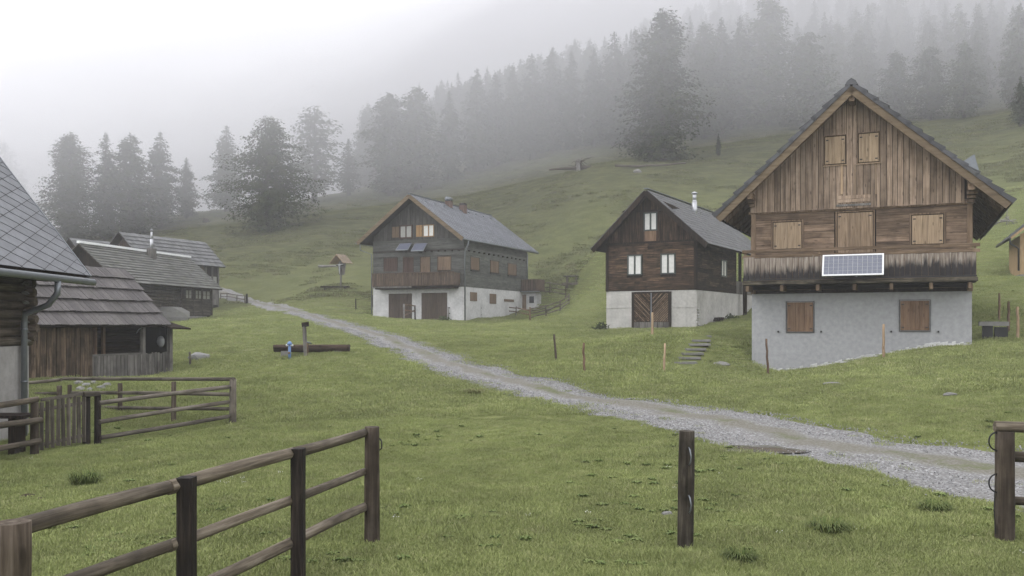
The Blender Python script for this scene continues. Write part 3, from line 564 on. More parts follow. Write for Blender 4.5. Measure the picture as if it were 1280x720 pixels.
TR = [ # px, top y, base y, proto, width factor, label
 (6, 178, 285, 1, 1.1, 'faint tree at the far left edge above the slate roof'),
 (88, 165, 305, 7, 1.1, 'broad misty tree, leftmost of the full row behind the old barns'),
 (133, 166, 300, 0, .95, 'slim tree between the broad leftmost tree and the dense pair behind the barns'),
 (163, 168, 296, 2, 1.1, 'dense tall conifer rising behind the ridge of the grey barn roof'),
 (200, 165, 284, 1, 1.0, 'pointed conifer to the right of the dense one behind the barns'),
 (233, 197, 275, 1, .95, 'short pale conifer, last on the right of the row behind the barns'),
 (283, 157, 266, 1, 1.0, 'ghostly pale conifer standing left of the big spreading larch'),
 (335, 146, 290, 6, .9, 'big dark spreading larch standing alone in front on the slope'),
 (393, 132, 253, 4, 1.15, 'open larch with bare trunk showing, pale in fog right of the big one'),
 (436, 173, 245, 5, 1.3, 'thin small conifer between the open larch and the bushy pair'),
 (487, 116, 243, 3, 1.0, 'left tree of the bushy pair where the wood edge begins'),
 (521, 109, 236, 3, 1.0, 'right tree of the bushy pair where the wood edge begins'),
 (562, 114, 226, 1, 1.0, 'pale low conifer just right of the bushy pair'),
 (596, 86, 214, 1, 1.1, 'first tall conifer of the foggy row above the grey chalet chimneys'),
 (619, 90, 208, 0, 1.1, 'second tall conifer of the foggy row, blunt topped'),
 (641, 80, 202, 0, 1.05, 'slender conifer third in the foggy row'),
 (665, 67, 198, 1, .95, 'tall pointed conifer fourth in the foggy row'),
 (690, 61, 192, 0, 1.1, 'tallest pointed conifer in the middle of the foggy row'),
 (714, 63, 188, 0, 1.0, 'conifer just right of the middle tallest in the foggy row'),
 (742, 60, 184, 1, 1.0, 'pale wide conifer left of the steeper rise of tree tops'),
 (768, 40, 182, 1, 1.0, 'high conifer two places left of the giant dark larch'),
 (794, 36, 180, 0, 1.15, 'high narrow conifer directly left of the giant dark larch'),
 (828, 11, 202, 7, 1.15, 'giant dark larch with its broad foot reaching into the pasture'),
 (880, 28, 172, 7, 1.0, 'tall rounded tree right behind the giant dark larch'),
 (902, 22, 165, 1, 1.0, 'pale conifer second to the right of the giant larch'),
 (925, 20, 160, 1, 1.0, 'pale conifer third to the right of the giant larch'),
 (960, -6, 156, 3, 1.0, 'tall dim tree at the edge where the sky closes, left of the gable peak'),
 (1010, 40, 160, 3, 1.1, 'dim bushy tree above the left roof slope of the tan chalet'),
 (1120, 62, 150, 2, 1.2, 'dim bushy tree above the right roof slope of the tan chalet'),
 (1162, 58, 150, 3, 1.1, 'greenish dim tree on the slope right of the gable peak'),
 (1205, 50, 148, 2, 1.0, 'dim tree above the skylight of the tan chalet'),
 (1276, 95, 160, 1, 1.0, 'small dark conifer cut by the right edge of the view'),
 (898, 168, 196, 5, 1.2, 'young sapling conifer alone in the pasture right of the giant larch')]
for px, tp, bs, pr, sx, lb in TR: tree(px, tp, bs, pr, lb, 'conifers along the edge of the foggy wood', sx=sx)
fs = []
for tm, cm in PRO[:5]:
    n0 = len(tm.vertices); co = np.array([v.co[:] for v in tm.vertices]); tri = []
    for p in tm.polygons:
        vs = p.vertices
        for q in range(1, len(vs) - 1): tri.append((vs[0], vs[q], vs[q + 1]))
    c2 = np.empty(len(cm.vertices) * 3, np.float32); cm.vertices.foreach_get('co', c2); t2 = np.empty(len(cm.loops), np.int32); cm.loops.foreach_get('vertex_index', t2)
    tri = np.array(tri); me = mesh_np('conifer', np.r_[co, c2.reshape(-1, 3)], np.r_[tri, t2.reshape(-1, 3) + n0], [M['bark'], cm.materials[0]], np.r_[np.zeros(len(tri)), np.ones(len(t2) // 3)]); fs.append(bpy.data.objects.new('conifer', me))
fx, fy = [], []
edge = [(440, 236), (500, 228), (560, 210), (620, 198), (680, 185), (740, 176), (800, 172), (860, 168), (930, 155), (1000, 152), (1100, 146), (1200, 142), (1290, 140)]
for k in range(700):
    e = random.uniform(0, len(edge) - 1.001); i = int(e); f = e - i; px = edge[i][0] * (1 - f) + edge[i + 1][0] * f; py = edge[i][1] * (1 - f) + edge[i + 1][1] * f
    q = GP(px, py); d = 5 + (22 + 90 * min(1, max(0, (px - 600) / 380))) * random.random() ** 1.1; sc = (q.y + d) / q.y; fx.append(q.x * sc + random.uniform(-3, 3)); fy.append(q.y + d)
fx, fy = np.array(fx), np.array(fy); n = len(fx); s = rng.uniform(.6, .95, n)
scatter('forest', np.c_[fx, fy, H(fx, fy) - .2], np.c_[0 * fx, 0 * fx, rng.uniform(0, 6.28, n)], np.c_[s * 1.15, s * 1.15, s * rng.uniform(.95, 1.15, n)], fs, rng.integers(0, 5, n))

# ------------------------------------------------------------------ house framework
class House:
    def __init__(s, name, label, cat, O, th, W, z0):
        s.O, s.th, s.W, s.z0 = O, R(th), W, z0; s.c, s.s = math.cos(s.th), math.sin(s.th)
        s.root = thing(name, label, cat, (O[0], O[1], z0), s.th)
    def world(s, x, y): return s.O[0] + x * s.c - y * s.s, s.O[1] + x * s.s + y * s.c
    def f(s, px, py, d=0):      # point of the photo on the front plane y=-d -> (x, z local)
        k = (px - 640) / FPX; ox, oy = s.world(0, -d); x = (k * oy - ox) / (s.c - k * s.s); Y = oy + x * s.s; return x, CZ + (HOR - py) / FPX * Y - s.z0
    def sd(s, px, py, d=0):     # on the side plane x=W+d -> (y, z local)
        k = (px - 640) / FPX; ox, oy = s.world(s.W + d, 0); y = (k * oy - ox) / (-s.s - k * s.c); Y = oy + y * s.c; return y, CZ + (HOR - py) / FPX * Y - s.z0
    def b(s, m, pl, a0, a1, z0, z1, d0, d1):
        if pl == 'f': m.box(a0, a1, -d1, -d0, z0, z1)
        else: m.box(s.W + d0, s.W + d1, a0, a1, z0, z1)
    def part(s, name, mat, pl, a0, a1, z0, z1, d0, d1, parent=None):
        m = MB(); s.b(m, pl, a0, a1, z0, z1, d0, d1); return m.build(name, mat, parent or s.root)
    def hboards(s, pl, a0, a1, z0, z1, bh, mat, d0=0, th=.03, openings=(), name='board', split=2.4, gap=.008, jit=.006):
        z = z0
        while z < z1 - .03:
            zz = min(z + bh * random.uniform(.85, 1.15), z1); iv = [(a0, a1)]
            for (o0, o1, oz0, oz1) in openings:
                if oz0 < (z + zz) / 2 < oz1: iv = [w_ for (p, q) in iv for w_ in ((p, min(q, o0)), (max(p, o1), q)) if w_[1] - w_[0] > .03]
            for p, q in iv:
                cuts = [p]
                while q - cuts[-1] > split * 1.4: cuts.append(cuts[-1] + split * random.uniform(.6, 1.2))
                cuts.append(q)
                for c0, c1 in zip(cuts, cuts[1:]):
                    j = random.uniform(0, jit); s.part(name, mat, pl, c0 + .003, c1 - .003, z, zz - gap, d0, d0 + th + j)
            z = zz
    def vplanks(s, a0, a1, zb, ztop, bw, mat, d0=0, th=.028, openings=(), name='plank', pl='f', jit=.018, low=.02, gap=.016, rag=.02, parent=None):
        a = a0
        while a < a1 - .03:
            aa = min(a + bw * random.uniform(.82, 1.18), a1)
            for (o0, o1, _a, _b) in openings:
                for oo in (o0, o1):
                    if a + .02 < oo < aa: aa = oo
            mid = (a + aa) / 2; zt0, zt1 = (ztop(a), ztop(aa - gap)) if callable(ztop) else (ztop, ztop); iv = [(zb - random.uniform(0, low), None)]
            iv = [(zb - random.uniform(0, low), 1e9)]
            for (o0, o1, oz0, oz1) in openings:
                if o0 < mid < o1: iv = [w_ for (p, q) in iv for w_ in ((p, min(q, oz0)), (max(p, oz1), q)) if w_[1] - w_[0] > .03]
            for p, q in iv:
                t0, t1 = min(zt0, q), min(zt1, q)
                if max(t0, t1) < p + .04: continue
                t0, t1 = max(t0, p + .005), max(t1, p + .005); m = MB(); j = random.uniform(0, jit); b0, b1 = a, aa - gap
                if pl == 'f': m.prism([(b0, -d0, p), (b1, -d0, p), (b1, -d0, t1), (b0, -d0, t0)], [(b0, -d0 - th - j, p), (b1, -d0 - th - j, p), (b1, -d0 - th - j, t1), (b0, -d0 - th - j, t0)])
                else: m.prism([(s.W + d0, b0, p), (s.W + d0, b1, p), (s.W + d0, b1, t1), (s.W + d0, b0, t0)], [(s.W + d0 + th + j, b0, p), (s.W + d0 + th + j, b1, p), (s.W + d0 + th + j, b1, t1), (s.W + d0 + th + j, b0, t0)])
                m.build(name, mat, parent or s.root)
            a = aa
    def shutter(s, pl, a0, a1, z0, z1, mat, d=.03, n=2, hinges=True, frame=None, fw=.06, label=None, name='shutter'):
        sh = s.part(name, mat, pl, a0, a1, z0, z1, d, d + .012)
        if label: sh['label'] = label
        for k in range(n):
            b0 = a0 + (a1 - a0) * k / n; b1 = a0 + (a1 - a0) * (k + 1) / n; s.part('board', mat, pl, b0 + .006, b1 - .006, z0 + .004, z1 - .004, d + .012, d + .034 + random.uniform(0, .004), sh)
        if hinges:
            for hx in (a0 + .03, a1 - .11):
                for hz in (z0 + .08, z1 - .13): s.part('hinge', M['black_iron'], pl, hx, hx + .08, hz, hz + .035, d + .036, d + .048, sh)
        if frame:
            fr = MB(); s.b(fr, pl, a0 - fw, a0 - .024, z0 - fw, z1 + fw, d - .03, d + .045); s.b(fr, pl, a1 + .024, a1 + fw, z0 - fw, z1 + fw, d - .03, d + .045)
            s.b(fr, pl, a0 - .023, a1 + .023, z1 + .026, z1 + fw, d - .03, d + .043); s.b(fr, pl, a0 - .023, a1 + .023, z0 - fw, z0 - .024, d - .03, d + .043); fr.build('shutter_frame', frame, sh)
        return sh
    def window(s, pl, a0, a1, z0, z1, pane, frame, d=.03, n=2, fw=.07, bar=0):
        wn_ = MB(); s.b(wn_, pl, a0 - fw, a0, z0 - fw, z1 + fw, d - .03, d + .05); s.b(wn_, pl, a1, a1 + fw, z0 - fw, z1 + fw, d - .03, d + .05); s.b(wn_, pl, a0, a1, z1, z1 + fw, d - .03, d + .048); s.b(wn_, pl, a0, a1, z0 - fw, z0, d - .03, d + .056)
        wdt = (a1 - a0) / n
        for k in range(1, n): s.b(wn_, pl, a0 + wdt * k - .045, a0 + wdt * k + .045, z0, z1, d - .02, d + .04)
        o = wn_.build('window', frame, s.root)
        for k in range(n):
            e = .045 if n > 1 else 0; s.part('pane', pane, pl, a0 + wdt * k + (e if k else .0), a0 + wdt * (k + 1) - (e if k < n - 1 else 0), z0, z1, d - .01, d + .01, o)
            if bar: s.part('glazing_bar', frame, pl, a0 + wdt * k + .02, a0 + wdt * (k + 1) - .02, (z0 + z1) / 2 - .012, (z0 + z1) / 2 + .012, d + .0105, d + .02, o)
        return o

class Slope:
    """roof plane in house space: s runs up from the eave, y along the eave"""
    def __init__(s, xe, ze, xr, zr, y0, y1):
        s.e = Vector((xe, 0, ze)); d = Vector((xr - xe, 0, zr - ze)); s.L = d.length; s.u = d.normalized(); s.y0, s.y1 = y0, y1
        n = s.u.cross(Vector((0, 1, 0))); s.n = n if n.z > 0 else -n
    def p(s, a, y, h=0): return s.e + s.u * a + Vector((0, y, 0)) + s.n * h
    def slab(s, name, mat, parent, h0, h1_, a0=0, a1=None, y0=None, y1=None):
        a1 = s.L if a1 is None else a1; y0 = s.y0 if y0 is None else y0; y1 = s.y1 if y1 is None else y1; m = MB()
        m.prism([s.p(a0, y0, h0), s.p(a1, y0, h0), s.p(a1, y0, h1_), s.p(a0, y0, h1_)], [s.p(a0, y1, h0), s.p(a1, y1, h0), s.p(a1, y1, h1_), s.p(a0, y1, h1_)]); return m.build(name, mat, parent)
    def shingle(s, m, a, ln, y0, y1, th, h, lift):
        m.prism([s.p(a, y0, h + lift), s.p(a + ln, y0, h), s.p(a + ln, y0, h + th * .6), s.p(a, y0, h + lift + th)], [s.p(a, y1, h + lift), s.p(a + ln, y1, h), s.p(a + ln, y1, h + th * .6), s.p(a, y1, h + lift + th)])
    def courses(s, parent, mat, course, wd, th, lift, parts=False, name='shingle', jit=.02, stuffname='shingles', gap=.004):
        n = max(1, round(s.L / course)); c = s.L / n; big = MB()
        for i in range(n):
            y = s.y0
            while y < s.y1 - .02:
                yy = min(y + wd * random.uniform(.6, 1.4), s.y1); m = MB() if parts else big; j = random.uniform(-jit, jit) * .6
                s.shingle(m, c * i + j - (.03 if i == 0 else 0), min(c * 1.25, s.L - c * i), y, yy - gap, th, .002 + random.uniform(0, .004), lift + random.uniform(0, jit * .35))
                if parts: m.build(name, mat, parent)
                y = yy
        if not parts: o = big.build(stuffname, mat, parent); o['kind'] = 'stuff'
    def diamonds(s, parent, mat, side, th=.008, lift=.012, gp=.004, asp=1.0, parts=lambda a, y: False, name='slate', stuffname='slates'):
        q = side * math.sqrt(2); big = MB(); i = 0; a = 0
        def clip(P, f, v, sg):
            o = []
            for k in range(len(P)):
                A, B = P[k], P[(k + 1) % len(P)]; da, db = sg * (A[f] - v), sg * (B[f] - v)
                if da >= 0: o.append(A)
                if da * db < 0: t = da / (da - db); o.append((A[0] + (B[0] - A[0]) * t, A[1] + (B[1] - A[1]) * t))
            return o
        r = 0; a = -q / 2; qv = q * asp
        while a < s.L + q / 2:
            y = s.y0 - (qv / 2 if r % 2 else 0)
            while y < s.y1 + qv / 2:
                e, ev = q / 2 - gp / asp ** .5, qv / 2 - gp * asp ** .5 * 1.2; P = [(a - e, y), (a, y + ev), (a + e, y), (a, y - ev)]
                for f, v, sg in ((0, -.02, 1), (0, s.L, -1), (1, s.y0, 1), (1, s.y1, -1)): P = clip(P, f, v, sg) if len(P) > 2 else P
                if len(P) > 2:
                    m = MB() if parts(a, y) else big
                    lo = [s.p(A, Yy, .003 + lift * (a + e - A) / (2 * e)) for A, Yy in P]; hi = [s.p(A, Yy, .003 + th + lift * (a + e - A) / (2 * e)) for A, Yy in P]; m.prism(lo, hi)
                    if m is not big: m.build(name, mat, parent)
                y += qv
            a += q / 2; r += 1
        if big.v: o = big.build(stuffname, mat, parent); o['kind'] = 'stuff'

# ------------------------------------------------------------------ 1: tan chalet on the right
h = House('alpine_chalet', 'tan wooden chalet with plank gable, balcony and solar panel on a blue-grey plastered base', 'chalet', O1, T1, W1, .5)
z0 = .5; D1 = 11; rt = h.root; CT = 3.24 - z0
box('plaster_wall', M['plaster'], rt, 0, W1, 0, D1, -1.2, CT)
XA, ZA, ZE, EL, ER, OV = 3.28, 9.88 - z0, 5.86 - z0, -1.05, W1 + .99, .82   # underside of the roof deck
def ztop(x): return (ZA - (x - XA) * (ZA - ZE) / (ER - XA) if x > XA else ZA - (XA - x) * (ZA - ZE) / (XA - EL))
core = MB(); core.prism([(.02, .02, CT), (W1 - .02, .02, CT), (W1 - .02, .02, ztop(W1) - .02), (XA, .02, ZA - .05), (.02, .02, ztop(0) - .02)], [(.02, D1 - .02, CT), (W1 - .02, D1 - .02, CT), (W1 - .02, D1 - .02, ztop(W1) - .02), (XA, D1 - .02, ZA - .05), (.02, D1 - .02, ztop(0) - .02)])
core.build('timber_core', M['dark_wood'], rt)
def F(px0, py0, px1, py1, d=0):
    a0, z1_ = h.f(px0, py0, d); a1, z0_ = h.f(px1, py1, d); _, zz = h.f(px0, py1, d); _, zt = h.f(px1, py0, d); return a0, a1, (z0_ + zz) / 2, (z1_ + zt) / 2
wl_ = F(967, 278, 1002, 311); dr = F(1047, 266, 1091, 320); wr = F(1140, 269, 1179, 305); GZ = 6.04 - z0
h.hboards('f', .14, W1 - .14, CT + .12, GZ + .12, .2, M['wall_board'], .02, .03, [(wl_[0] - .08, wl_[1] + .08, wl_[2] - .08, wl_[3] + .08), (dr[0] - .1, dr[1] + .1, 0, dr[3] + .1), (wr[0] - .08, wr[1] + .08, wr[2] - .08, wr[3] + .08)], split=2.2)
for a, b in ((-.02, .14), (W1 - .14, W1 + .02)): beam('corner_post', ((a + b) / 2, -.03, CT), ((a + b) / 2, -.03, ztop(max(a, 0)) - .15), .16, .12, M['beam'], rt)
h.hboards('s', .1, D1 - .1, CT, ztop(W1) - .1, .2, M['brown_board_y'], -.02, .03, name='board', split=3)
h.shutter('f', *wl_, M['hatch_wood'], .03, 2, True, M['beam'], .075); h.shutter('f', *wr, M['hatch_wood'], .03, 2, True, M['beam'], .075)
h.shutter('f', *dr, M['door_board'], .03, 3, True, M['beam'], name='balcony_door')
h1a = F(1031.5, 171, 1056.5, 205, .1); h1b = F(1073.5, 167, 1098.5, 202.5, .1); pn = F(1047, 245, 1088, 253, .1)
h.vplanks(-.02, W1 - .2, GZ, lambda x: ztop(x) - .02, .19, M['gable_plank'], .1, .03, [(h1a[0] - .05, h1a[1] + .05, h1a[2] - .05, h1a[3] + .05), (h1b[0] - .05, h1b[1] + .05, h1b[2] - .05, h1b[3] + .05)])
box('gable_core', M['dark_wood'], rt, 0, W1 - .22, -.1, .02, GZ + .05, GZ + .35); bb = MB(); bb.prism([(.02, -.095, GZ + .35), (W1 - .25, -.095, GZ + .35), (XA, -.095, ZA - .3)], [(.02, .02, GZ + .35), (W1 - .25, .02, GZ + .35), (XA, .02, ZA - .3)]); bb.build('gable_backing', M['dark_wood'], rt)
for q in (h1a, h1b): h.shutter('f', *q, M['hatch_wood'], .115, 2, True, M['beam'], .049, name='hatch')
h.part('gable_sill', M['hatch_wood'], 'f', h1a[0] - .06, h1a[1] + .06, h1a[2] - .075, h1a[2] - .05, .12, .19)
h.part('gable_sill', M['hatch_wood'], 'f', h1b[0] - .06, h1b[1] + .06, h1b[2] - .075, h1b[2] - .05, .12, .19)
for k in range(2): h.part('patch_board', M['gable_plank'], 'f', pn[0], pn[1], pn[2] + k * .12, pn[2] + .11 + k * .12, .145, .17)
h.part('patch_board', M['silver_plank'], 'f', pn[0] - .03, pn[1] + .02, pn[2] - .12, pn[2] - .05, .145, .165)
for k in (.02, 3.0, 4.05): pass
bt = F(1051, 206, 1053, 243, .1); h.part('batten', M['raw_wood'], 'f', bt[0], bt[1] + .02, bt[2], bt[3], .14, .165)
for px in (1068, 1094): bt = F(px, 206, px + 2, 243, .1); h.part('batten', M['door_board'], 'f', bt[0], bt[1], bt[2], bt[3], .14, .16)
box('sill_beam', M['beam'], rt, -.1, W1 + .05, -.09, .02, GZ - .05, GZ + .045); box('recess_shade', M['dark_inside'], rt, .0, W1, -.10, -.052, CT + .13, CT + .3); box('base_beam', M['dark_wood'], rt, -.03, W1 + .03, -.05, .02, CT, CT + .12)  # dark strip and dark base beam paint in the shade between the joists
# roof: deck, rafters, barge boards, tiles
YF, YB = -OV, D1 + .6
roofp = MB(); S1R = Slope(ER, ZE, XA, ZA, YF, YB); S1L = Slope(EL, ZE, XA, ZA, YF, YB)
roof = S1R.slab('roof', M['dark_wood'], rt, .0, .10); S1L.slab('roof_deck', M['dark_wood'], roof, .0, .10)
for S, sg in ((S1R, 1), (S1L, -1)):
    for yy_ in np.arange(YF + .35, YB, .75): 
        m = MB(); m.prism([S.p(.05, yy_, -.14), S.p(S.L - .1, yy_, -.14), S.p(S.L - .1, yy_, -.003), S.p(.05, yy_, -.003)], [S.p(.05, yy_ + .11, -.14), S.p(S.L - .1, yy_ + .11, -.14), S.p(S.L - .1, yy_ + .11, -.003), S.p(.05, yy_ + .11, -.003)]); m.build('rafter', M['beam'], rt)
    m = MB(); m.prism([S.p(-.02, YF - .03, -.20), S.p(S.L, YF - .03, -.20), S.p(S.L, YF - .03, .09), S.p(-.02, YF - .03, .09)], [S.p(-.02, YF, -.20), S.p(S.L, YF, -.20), S.p(S.L, YF, .09), S.p(-.02, YF, .09)])
    ob = m.build('barge_board', M['fascia'], rt)
    m = MB(); m.prism([S.p(-.03, YF, -.06), S.p(0, YF, -.06), S.p(0, YF, .1), S.p(-.03, YF, .1)], [S.p(-.03, YB, -.06), S.p(0, YB, -.06), S.p(0, YB, .1), S.p(-.03, YB, .1)]); m.build('eave_board', M['dark_wood'], rt)
    nT = 14 if sg > 0 else 12; cL = S.L / nT
    for i in range(nT):
        for c_, (ya, yb) in enumerate(((YF - .07, YF + .30), (YF + .305, YB))):
            m = MB(); lj = random.uniform(-.012, .012)
            if c_ == 0:     # verge tile with a turned-down lip
                a = i * cL - .05; l_ = min(cL * 1.22, S.L - i * cL + .04)
                S.shingle(m, a + lj, l_, ya, yb, .03, .105, .07 + lj)
                m.prism([S.p(a + lj, ya, .03), S.p(a + l_, ya, -.01 + .03), S.p(a + l_, ya, .105), S.p(a + lj, ya, .175)], [S.p(a + lj, ya + .03, .03), S.p(a + l_, ya + .03, .02), S.p(a + l_, ya + .03, .105), S.p(a + lj, ya + .03, .175)])
                m.build('verge_tile', M['roof_tile'], rt)
            else: S.shingle(m, i * cL - .05, cL * 1.2, ya, yb, .03, .105, .055); m.build('tile_course', M['roof_tile'], rt)
zr_ = ZA + .18; m = MB(); m.prism([(XA - .2, YF - .08, zr_ - .13), (XA + .2, YF - .08, zr_ - .13), (XA + .13, YF - .08, zr_ + .0), (XA, YF - .08, zr_ + .09), (XA - .13, YF - .08, zr_)], [(XA - .2, YB, zr_ - .13), (XA + .2, YB, zr_ - .13), (XA + .13, YB, zr_), (XA, YB, zr_ + .09), (XA - .13, YB, zr_)]); m.build('ridge_cap', M['roof_tile'], rt)
for px_, zz in ((XA, ZA - .34), (.05, ztop(.05) - .33), (W1 - .05, ztop(W1 - .05) - .33)):
    ob = beam('purlin', (px_, YF + .06, zz), (px_, D1, zz), .19, .24, M['beam'], rt)
m = MB(); m.prism([(XA - .10, YF + .03, ZA - .22), (XA + .10, YF + .03, ZA - .22), (XA, YF + .03, ZA - .08)], [(XA - .10, YF + .055, ZA - .22), (XA + .10, YF + .055, ZA - .22), (XA, YF + .055, ZA - .08)]); m.build('gable_block', M['raw_wood'], rt)
for k in range(3): box('bracket', M['beam'], rt, W1 - .15, W1 + .05 + .04 * k, -.25 - .07 * k, .05, ztop(W1) - .72 + .12 * k, ztop(W1) - .63 + .12 * k)
for k in range(2): box('bracket', M['beam'], rt, -.05 - .04 * k, .12, -.25 - .07 * k, .05, ztop(0) - .6 + .12 * k, ztop(0) - .51 + .12 * k)
# skylight lid propped up on the right slope
p0 = S1R.p(1.15, 2.6, .1); sk = MB(); sk.prism([S1R.p(.85, 1.2, .15), S1R.p(2.1, 1.2, .15), S1R.p(1.9, 1.2, .85)], [S1R.p(.85, 2.9, .15), S1R.p(2.1, 2.9, .15), S1R.p(1.9, 2.9, .85)]); sk.build('skylight', M['zinc'], rt)
# balcony
BX0, BX1, BD = -.12, W1 + .08, .95; zz = lambda z: z - z0
for px in (934, 977, 1022, 1068, 1114, 1164, 1213):
    xx = h.f(px, 360, BD)[0]; xx = min(max(xx, BX0 + .07), BX1 - .07); box('joist', M['beam'], rt, xx - .05, xx + .05, -BD, .05, zz(3.3), zz(3.49))
box('under_board', M['dark_inside'], rt, BX0, BX1, -BD + .1, -.03, zz(3.495), zz(3.52))  # near-black colour stands in for shade below the balcony floor
box('balcony_floor', M['dark_wood'], rt, BX0, BX1, -BD + .03, -.03, zz(3.525), zz(3.56)); 
bm_ = beam('edge_beam', (BX0 - .03, -BD - .02, zz(3.575)), (BX1 + .03, -BD - .02, zz(3.575)), .12, .13, M['mould'], rt, .03, 8)
bm_.data.materials[0] = wood('mottled_edge_beam', (.016, .014, .012), (.065, .055, .04), (.19, .165, .12), 'z', .8, (.9, 1.1), stain=.9)
box('drip_strip', M['black_iron'], rt, BX0, BX1, -BD - .06, -BD, zz(3.655), zz(3.70))
h.vplanks(BX0, BX1, zz(3.71), zz(4.44), .17, M['mould'], BD - .02, .028, name='railing_board', low=0)
for zz_, t_ in ((4.455, .05), (4.63, .055)):
    a = BX0 - .05
    while a < BX1:
        b = min(a + random.uniform(1.8, 2.8), BX1 + .05); ob = beam('handrail', (a, -BD - .0 + random.uniform(-.01, .01), zz(zz_) + random.uniform(-.01, .01)), (b + .04, -BD + random.uniform(-.01, .01), zz(zz_) + random.uniform(-.01, .01)), t_, .10, M['beam'], rt); a = b
for x_ in (BX0 + .05, 2.3, 4.6, BX1 - .05): box('rail_post', M['beam'], rt, x_ - .04, x_ + .04, -BD + .02, -BD + .1, zz(3.56), zz(4.6))
for xs in (BX0 + .02, BX1 - .02):
    m = MB(); m.box(xs - .015, xs + .015, -BD + .1, -.05, zz(3.71), zz(4.44)); m.build('side_boarding', M['mould'], rt)
# solar panel on the railing
A0, ZT = h.f(1028.5, 319.5, BD + .12); A1, _ = h.f(1105, 317, BD + .12); B0, ZB = h.f(1026.5, 345.5, BD + .42); ZB2 = ZB
m = MB(); yt, yb = -BD - .10, -BD - .42; L_ = math.hypot(ZT - ZB, yt - yb); dz = (ZT - ZB) / L_; dy = (yt - yb) / L_
sp = m; fr = MB()
def pp(a, s_, t): return (a, yb + dy * s_ - dz * t, ZB + dz * s_ + dy * t)
def slabp(mm, a0, a1, s0_, s1_, t0, t1): mm.prism([pp(a0, s0_, t0), pp(a1, s0_, t0), pp(a1, s1_, t0), pp(a0, s1_, t0)], [pp(a0, s0_, t1), pp(a1, s0_, t1), pp(a1, s1_, t1), pp(a0, s1_, t1)])
for q in ((A0, A1, 0, .045), (A0, A1, L_ - .045, L_), (A0, A0 + .045, .045, L_ - .045), (A1 - .045, A1, .045, L_ - .045)): slabp(fr, *q, 0, .04)
po = fr.build('solar_panel', M['white_paint'], rt)
m = MB(); slabp(m, A0 + .04, A1 - .04, .04, L_ - .04, .005, .02); m.build('backing_sheet', M['white_enamel'], po)
na, ns = 12, 5; ca = (A1 - A0 - .10) / na; cs = (L_ - .10) / ns
for i in range(na):
    for j in range(ns): m = MB(); slabp(m, A0 + .05 + ca * i + .007, A0 + .05 + ca * (i + 1) - .007, .05 + cs * j + .006, .05 + cs * (j + 1) - .006, .021, .026); m.build('solar_cell', M['solar'], po)
for a in (A0 + .25, A1 - .45, ): m = MB(); m.box(a, a + .03, -BD - .10, -BD + .0, ZT - .06, ZT + .03); m.build('mount', M['zinc'], po)
m = MB(); m.box(A0 + 1.0, A0 + 1.05, yb + .03, -BD - .05, ZB - .02, ZB + .015); m.build('strut', M['zinc'], po)
# basement shutters and small iron bolts
for q in (F(984, 378, 1016.5, 414.5), F(1125.5, 376, 1161.5, 413)): h.shutter('f', *q, M['shutter'], .002, 3, True, M['dark_wood'], .035)
for px in (973, 1026.5, 1114, 1173): a, z_ = h.f(px, 414.5); h.part('bolt', M['black_iron'], 'f', a - .025, a + .025, z_ - .03, z_ + .03, 0, .05)
# irregular lime splash along the foot of the wall
m = MB(); 
for k in range(60):
    a = W1 * k / 60; wx, wy = h.world(a, -.1); zg = h1(wx, wy) - z0; e = random.uniform(.0, .10) + .06
    if k < 4: e *= .3
    m.prism([(a, -.001, zg - .3), (a + W1 / 60 + .002, -.001, zg - .3), (a + W1 / 60, -.001, zg + e), (a, -.001, zg + e * .8)], [(a, -.05 - .05 * random.random(), zg - .3), (a + W1 / 60 + .002, -.06, zg - .3), (a + W1 / 60, -.02, zg + e - .02), (a, -.02, zg + e - .03)])
m.build('lime_footing', M['lime'], rt)

# ------------------------------------------------------------------ 2: dark brown hut
h = House('brown_hut', 'dark brown boarded hut with white-curtained windows on a pale concrete base', 'hut', O2, T2, W2, 1.9)
z0 = 1.9; rt = h.root; CT = 3.96 - z0; DW, DC = 7.1, 11.5
XA, ZA, OV = 2.54, 9.10 - z0, .7; EL, ER, ZEL, ZER = -.53, 5.84, 6.16 - z0, 6.16 - z0
def ztop(x): return ZA - (x - XA) * (ZA - ZER) / (ER - XA) if x > XA else ZA - (XA - x) * (ZA - ZEL) / (XA - EL)
box('concrete_wall', M['concrete'], rt, 0, W2, 0, DC, -1.5, CT); box('concrete_ledge', M['concrete'], rt, -.02, W2 + .02, -.02, .0, CT - .9, CT - .87)
GZ = 6.53 - z0
core = MB(); core.prism([(.03, .03, CT), (W2 - .03, .03, CT), (W2 - .03, .03, ztop(W2) - .03), (XA, .03, ZA - .05), (.03, .03, ztop(0) - .03)], [(.03, DW, CT), (W2 - .03, DW, CT), (W2 - .03, DW, ztop(W2) - .03), (XA, DW, ZA - .05), (.03, DW, ztop(0) - .03)]); core.build('timber_core', M['dark_wood'], rt)
wa = F(786, 320, 801.5, 342.5); wb = F(827.5, 318.5, 843, 341); wg = F(806.5, 267, 820.5, 287)
op = [(q[0] - .08, q[1] + .08, q[2] - .08, q[3] + .08) for q in (wa, wb)]
h.hboards('f', .12, W2 - .12, CT + .02, GZ, .24, M['brown_board_h'], -.03, .05, op, name='board', split=2.5, jit=.015)
h.hboards('s', .1, DW, CT + .02, ztop(W2) - .05, .24, M['brown_board_y'], -.03, .05, [], name='board', split=3.0, jit=.015)
GT = F(760, 263, 871, 263)[2]
h.vplanks(.1, W2 - .1, GZ, lambda x: min(ztop(x) - .03, GT), .155, M['brown_plank_v'], .0, .03, [(wg[0] - .07, wg[1] + .07, wg[2] - .07, wg[3] + .07)], low=0)
h.vplanks(.9, W2 - .9, GT, lambda x: ztop(x) - .03, .15, M['brown_plank_v'], .08, .03, low=0)
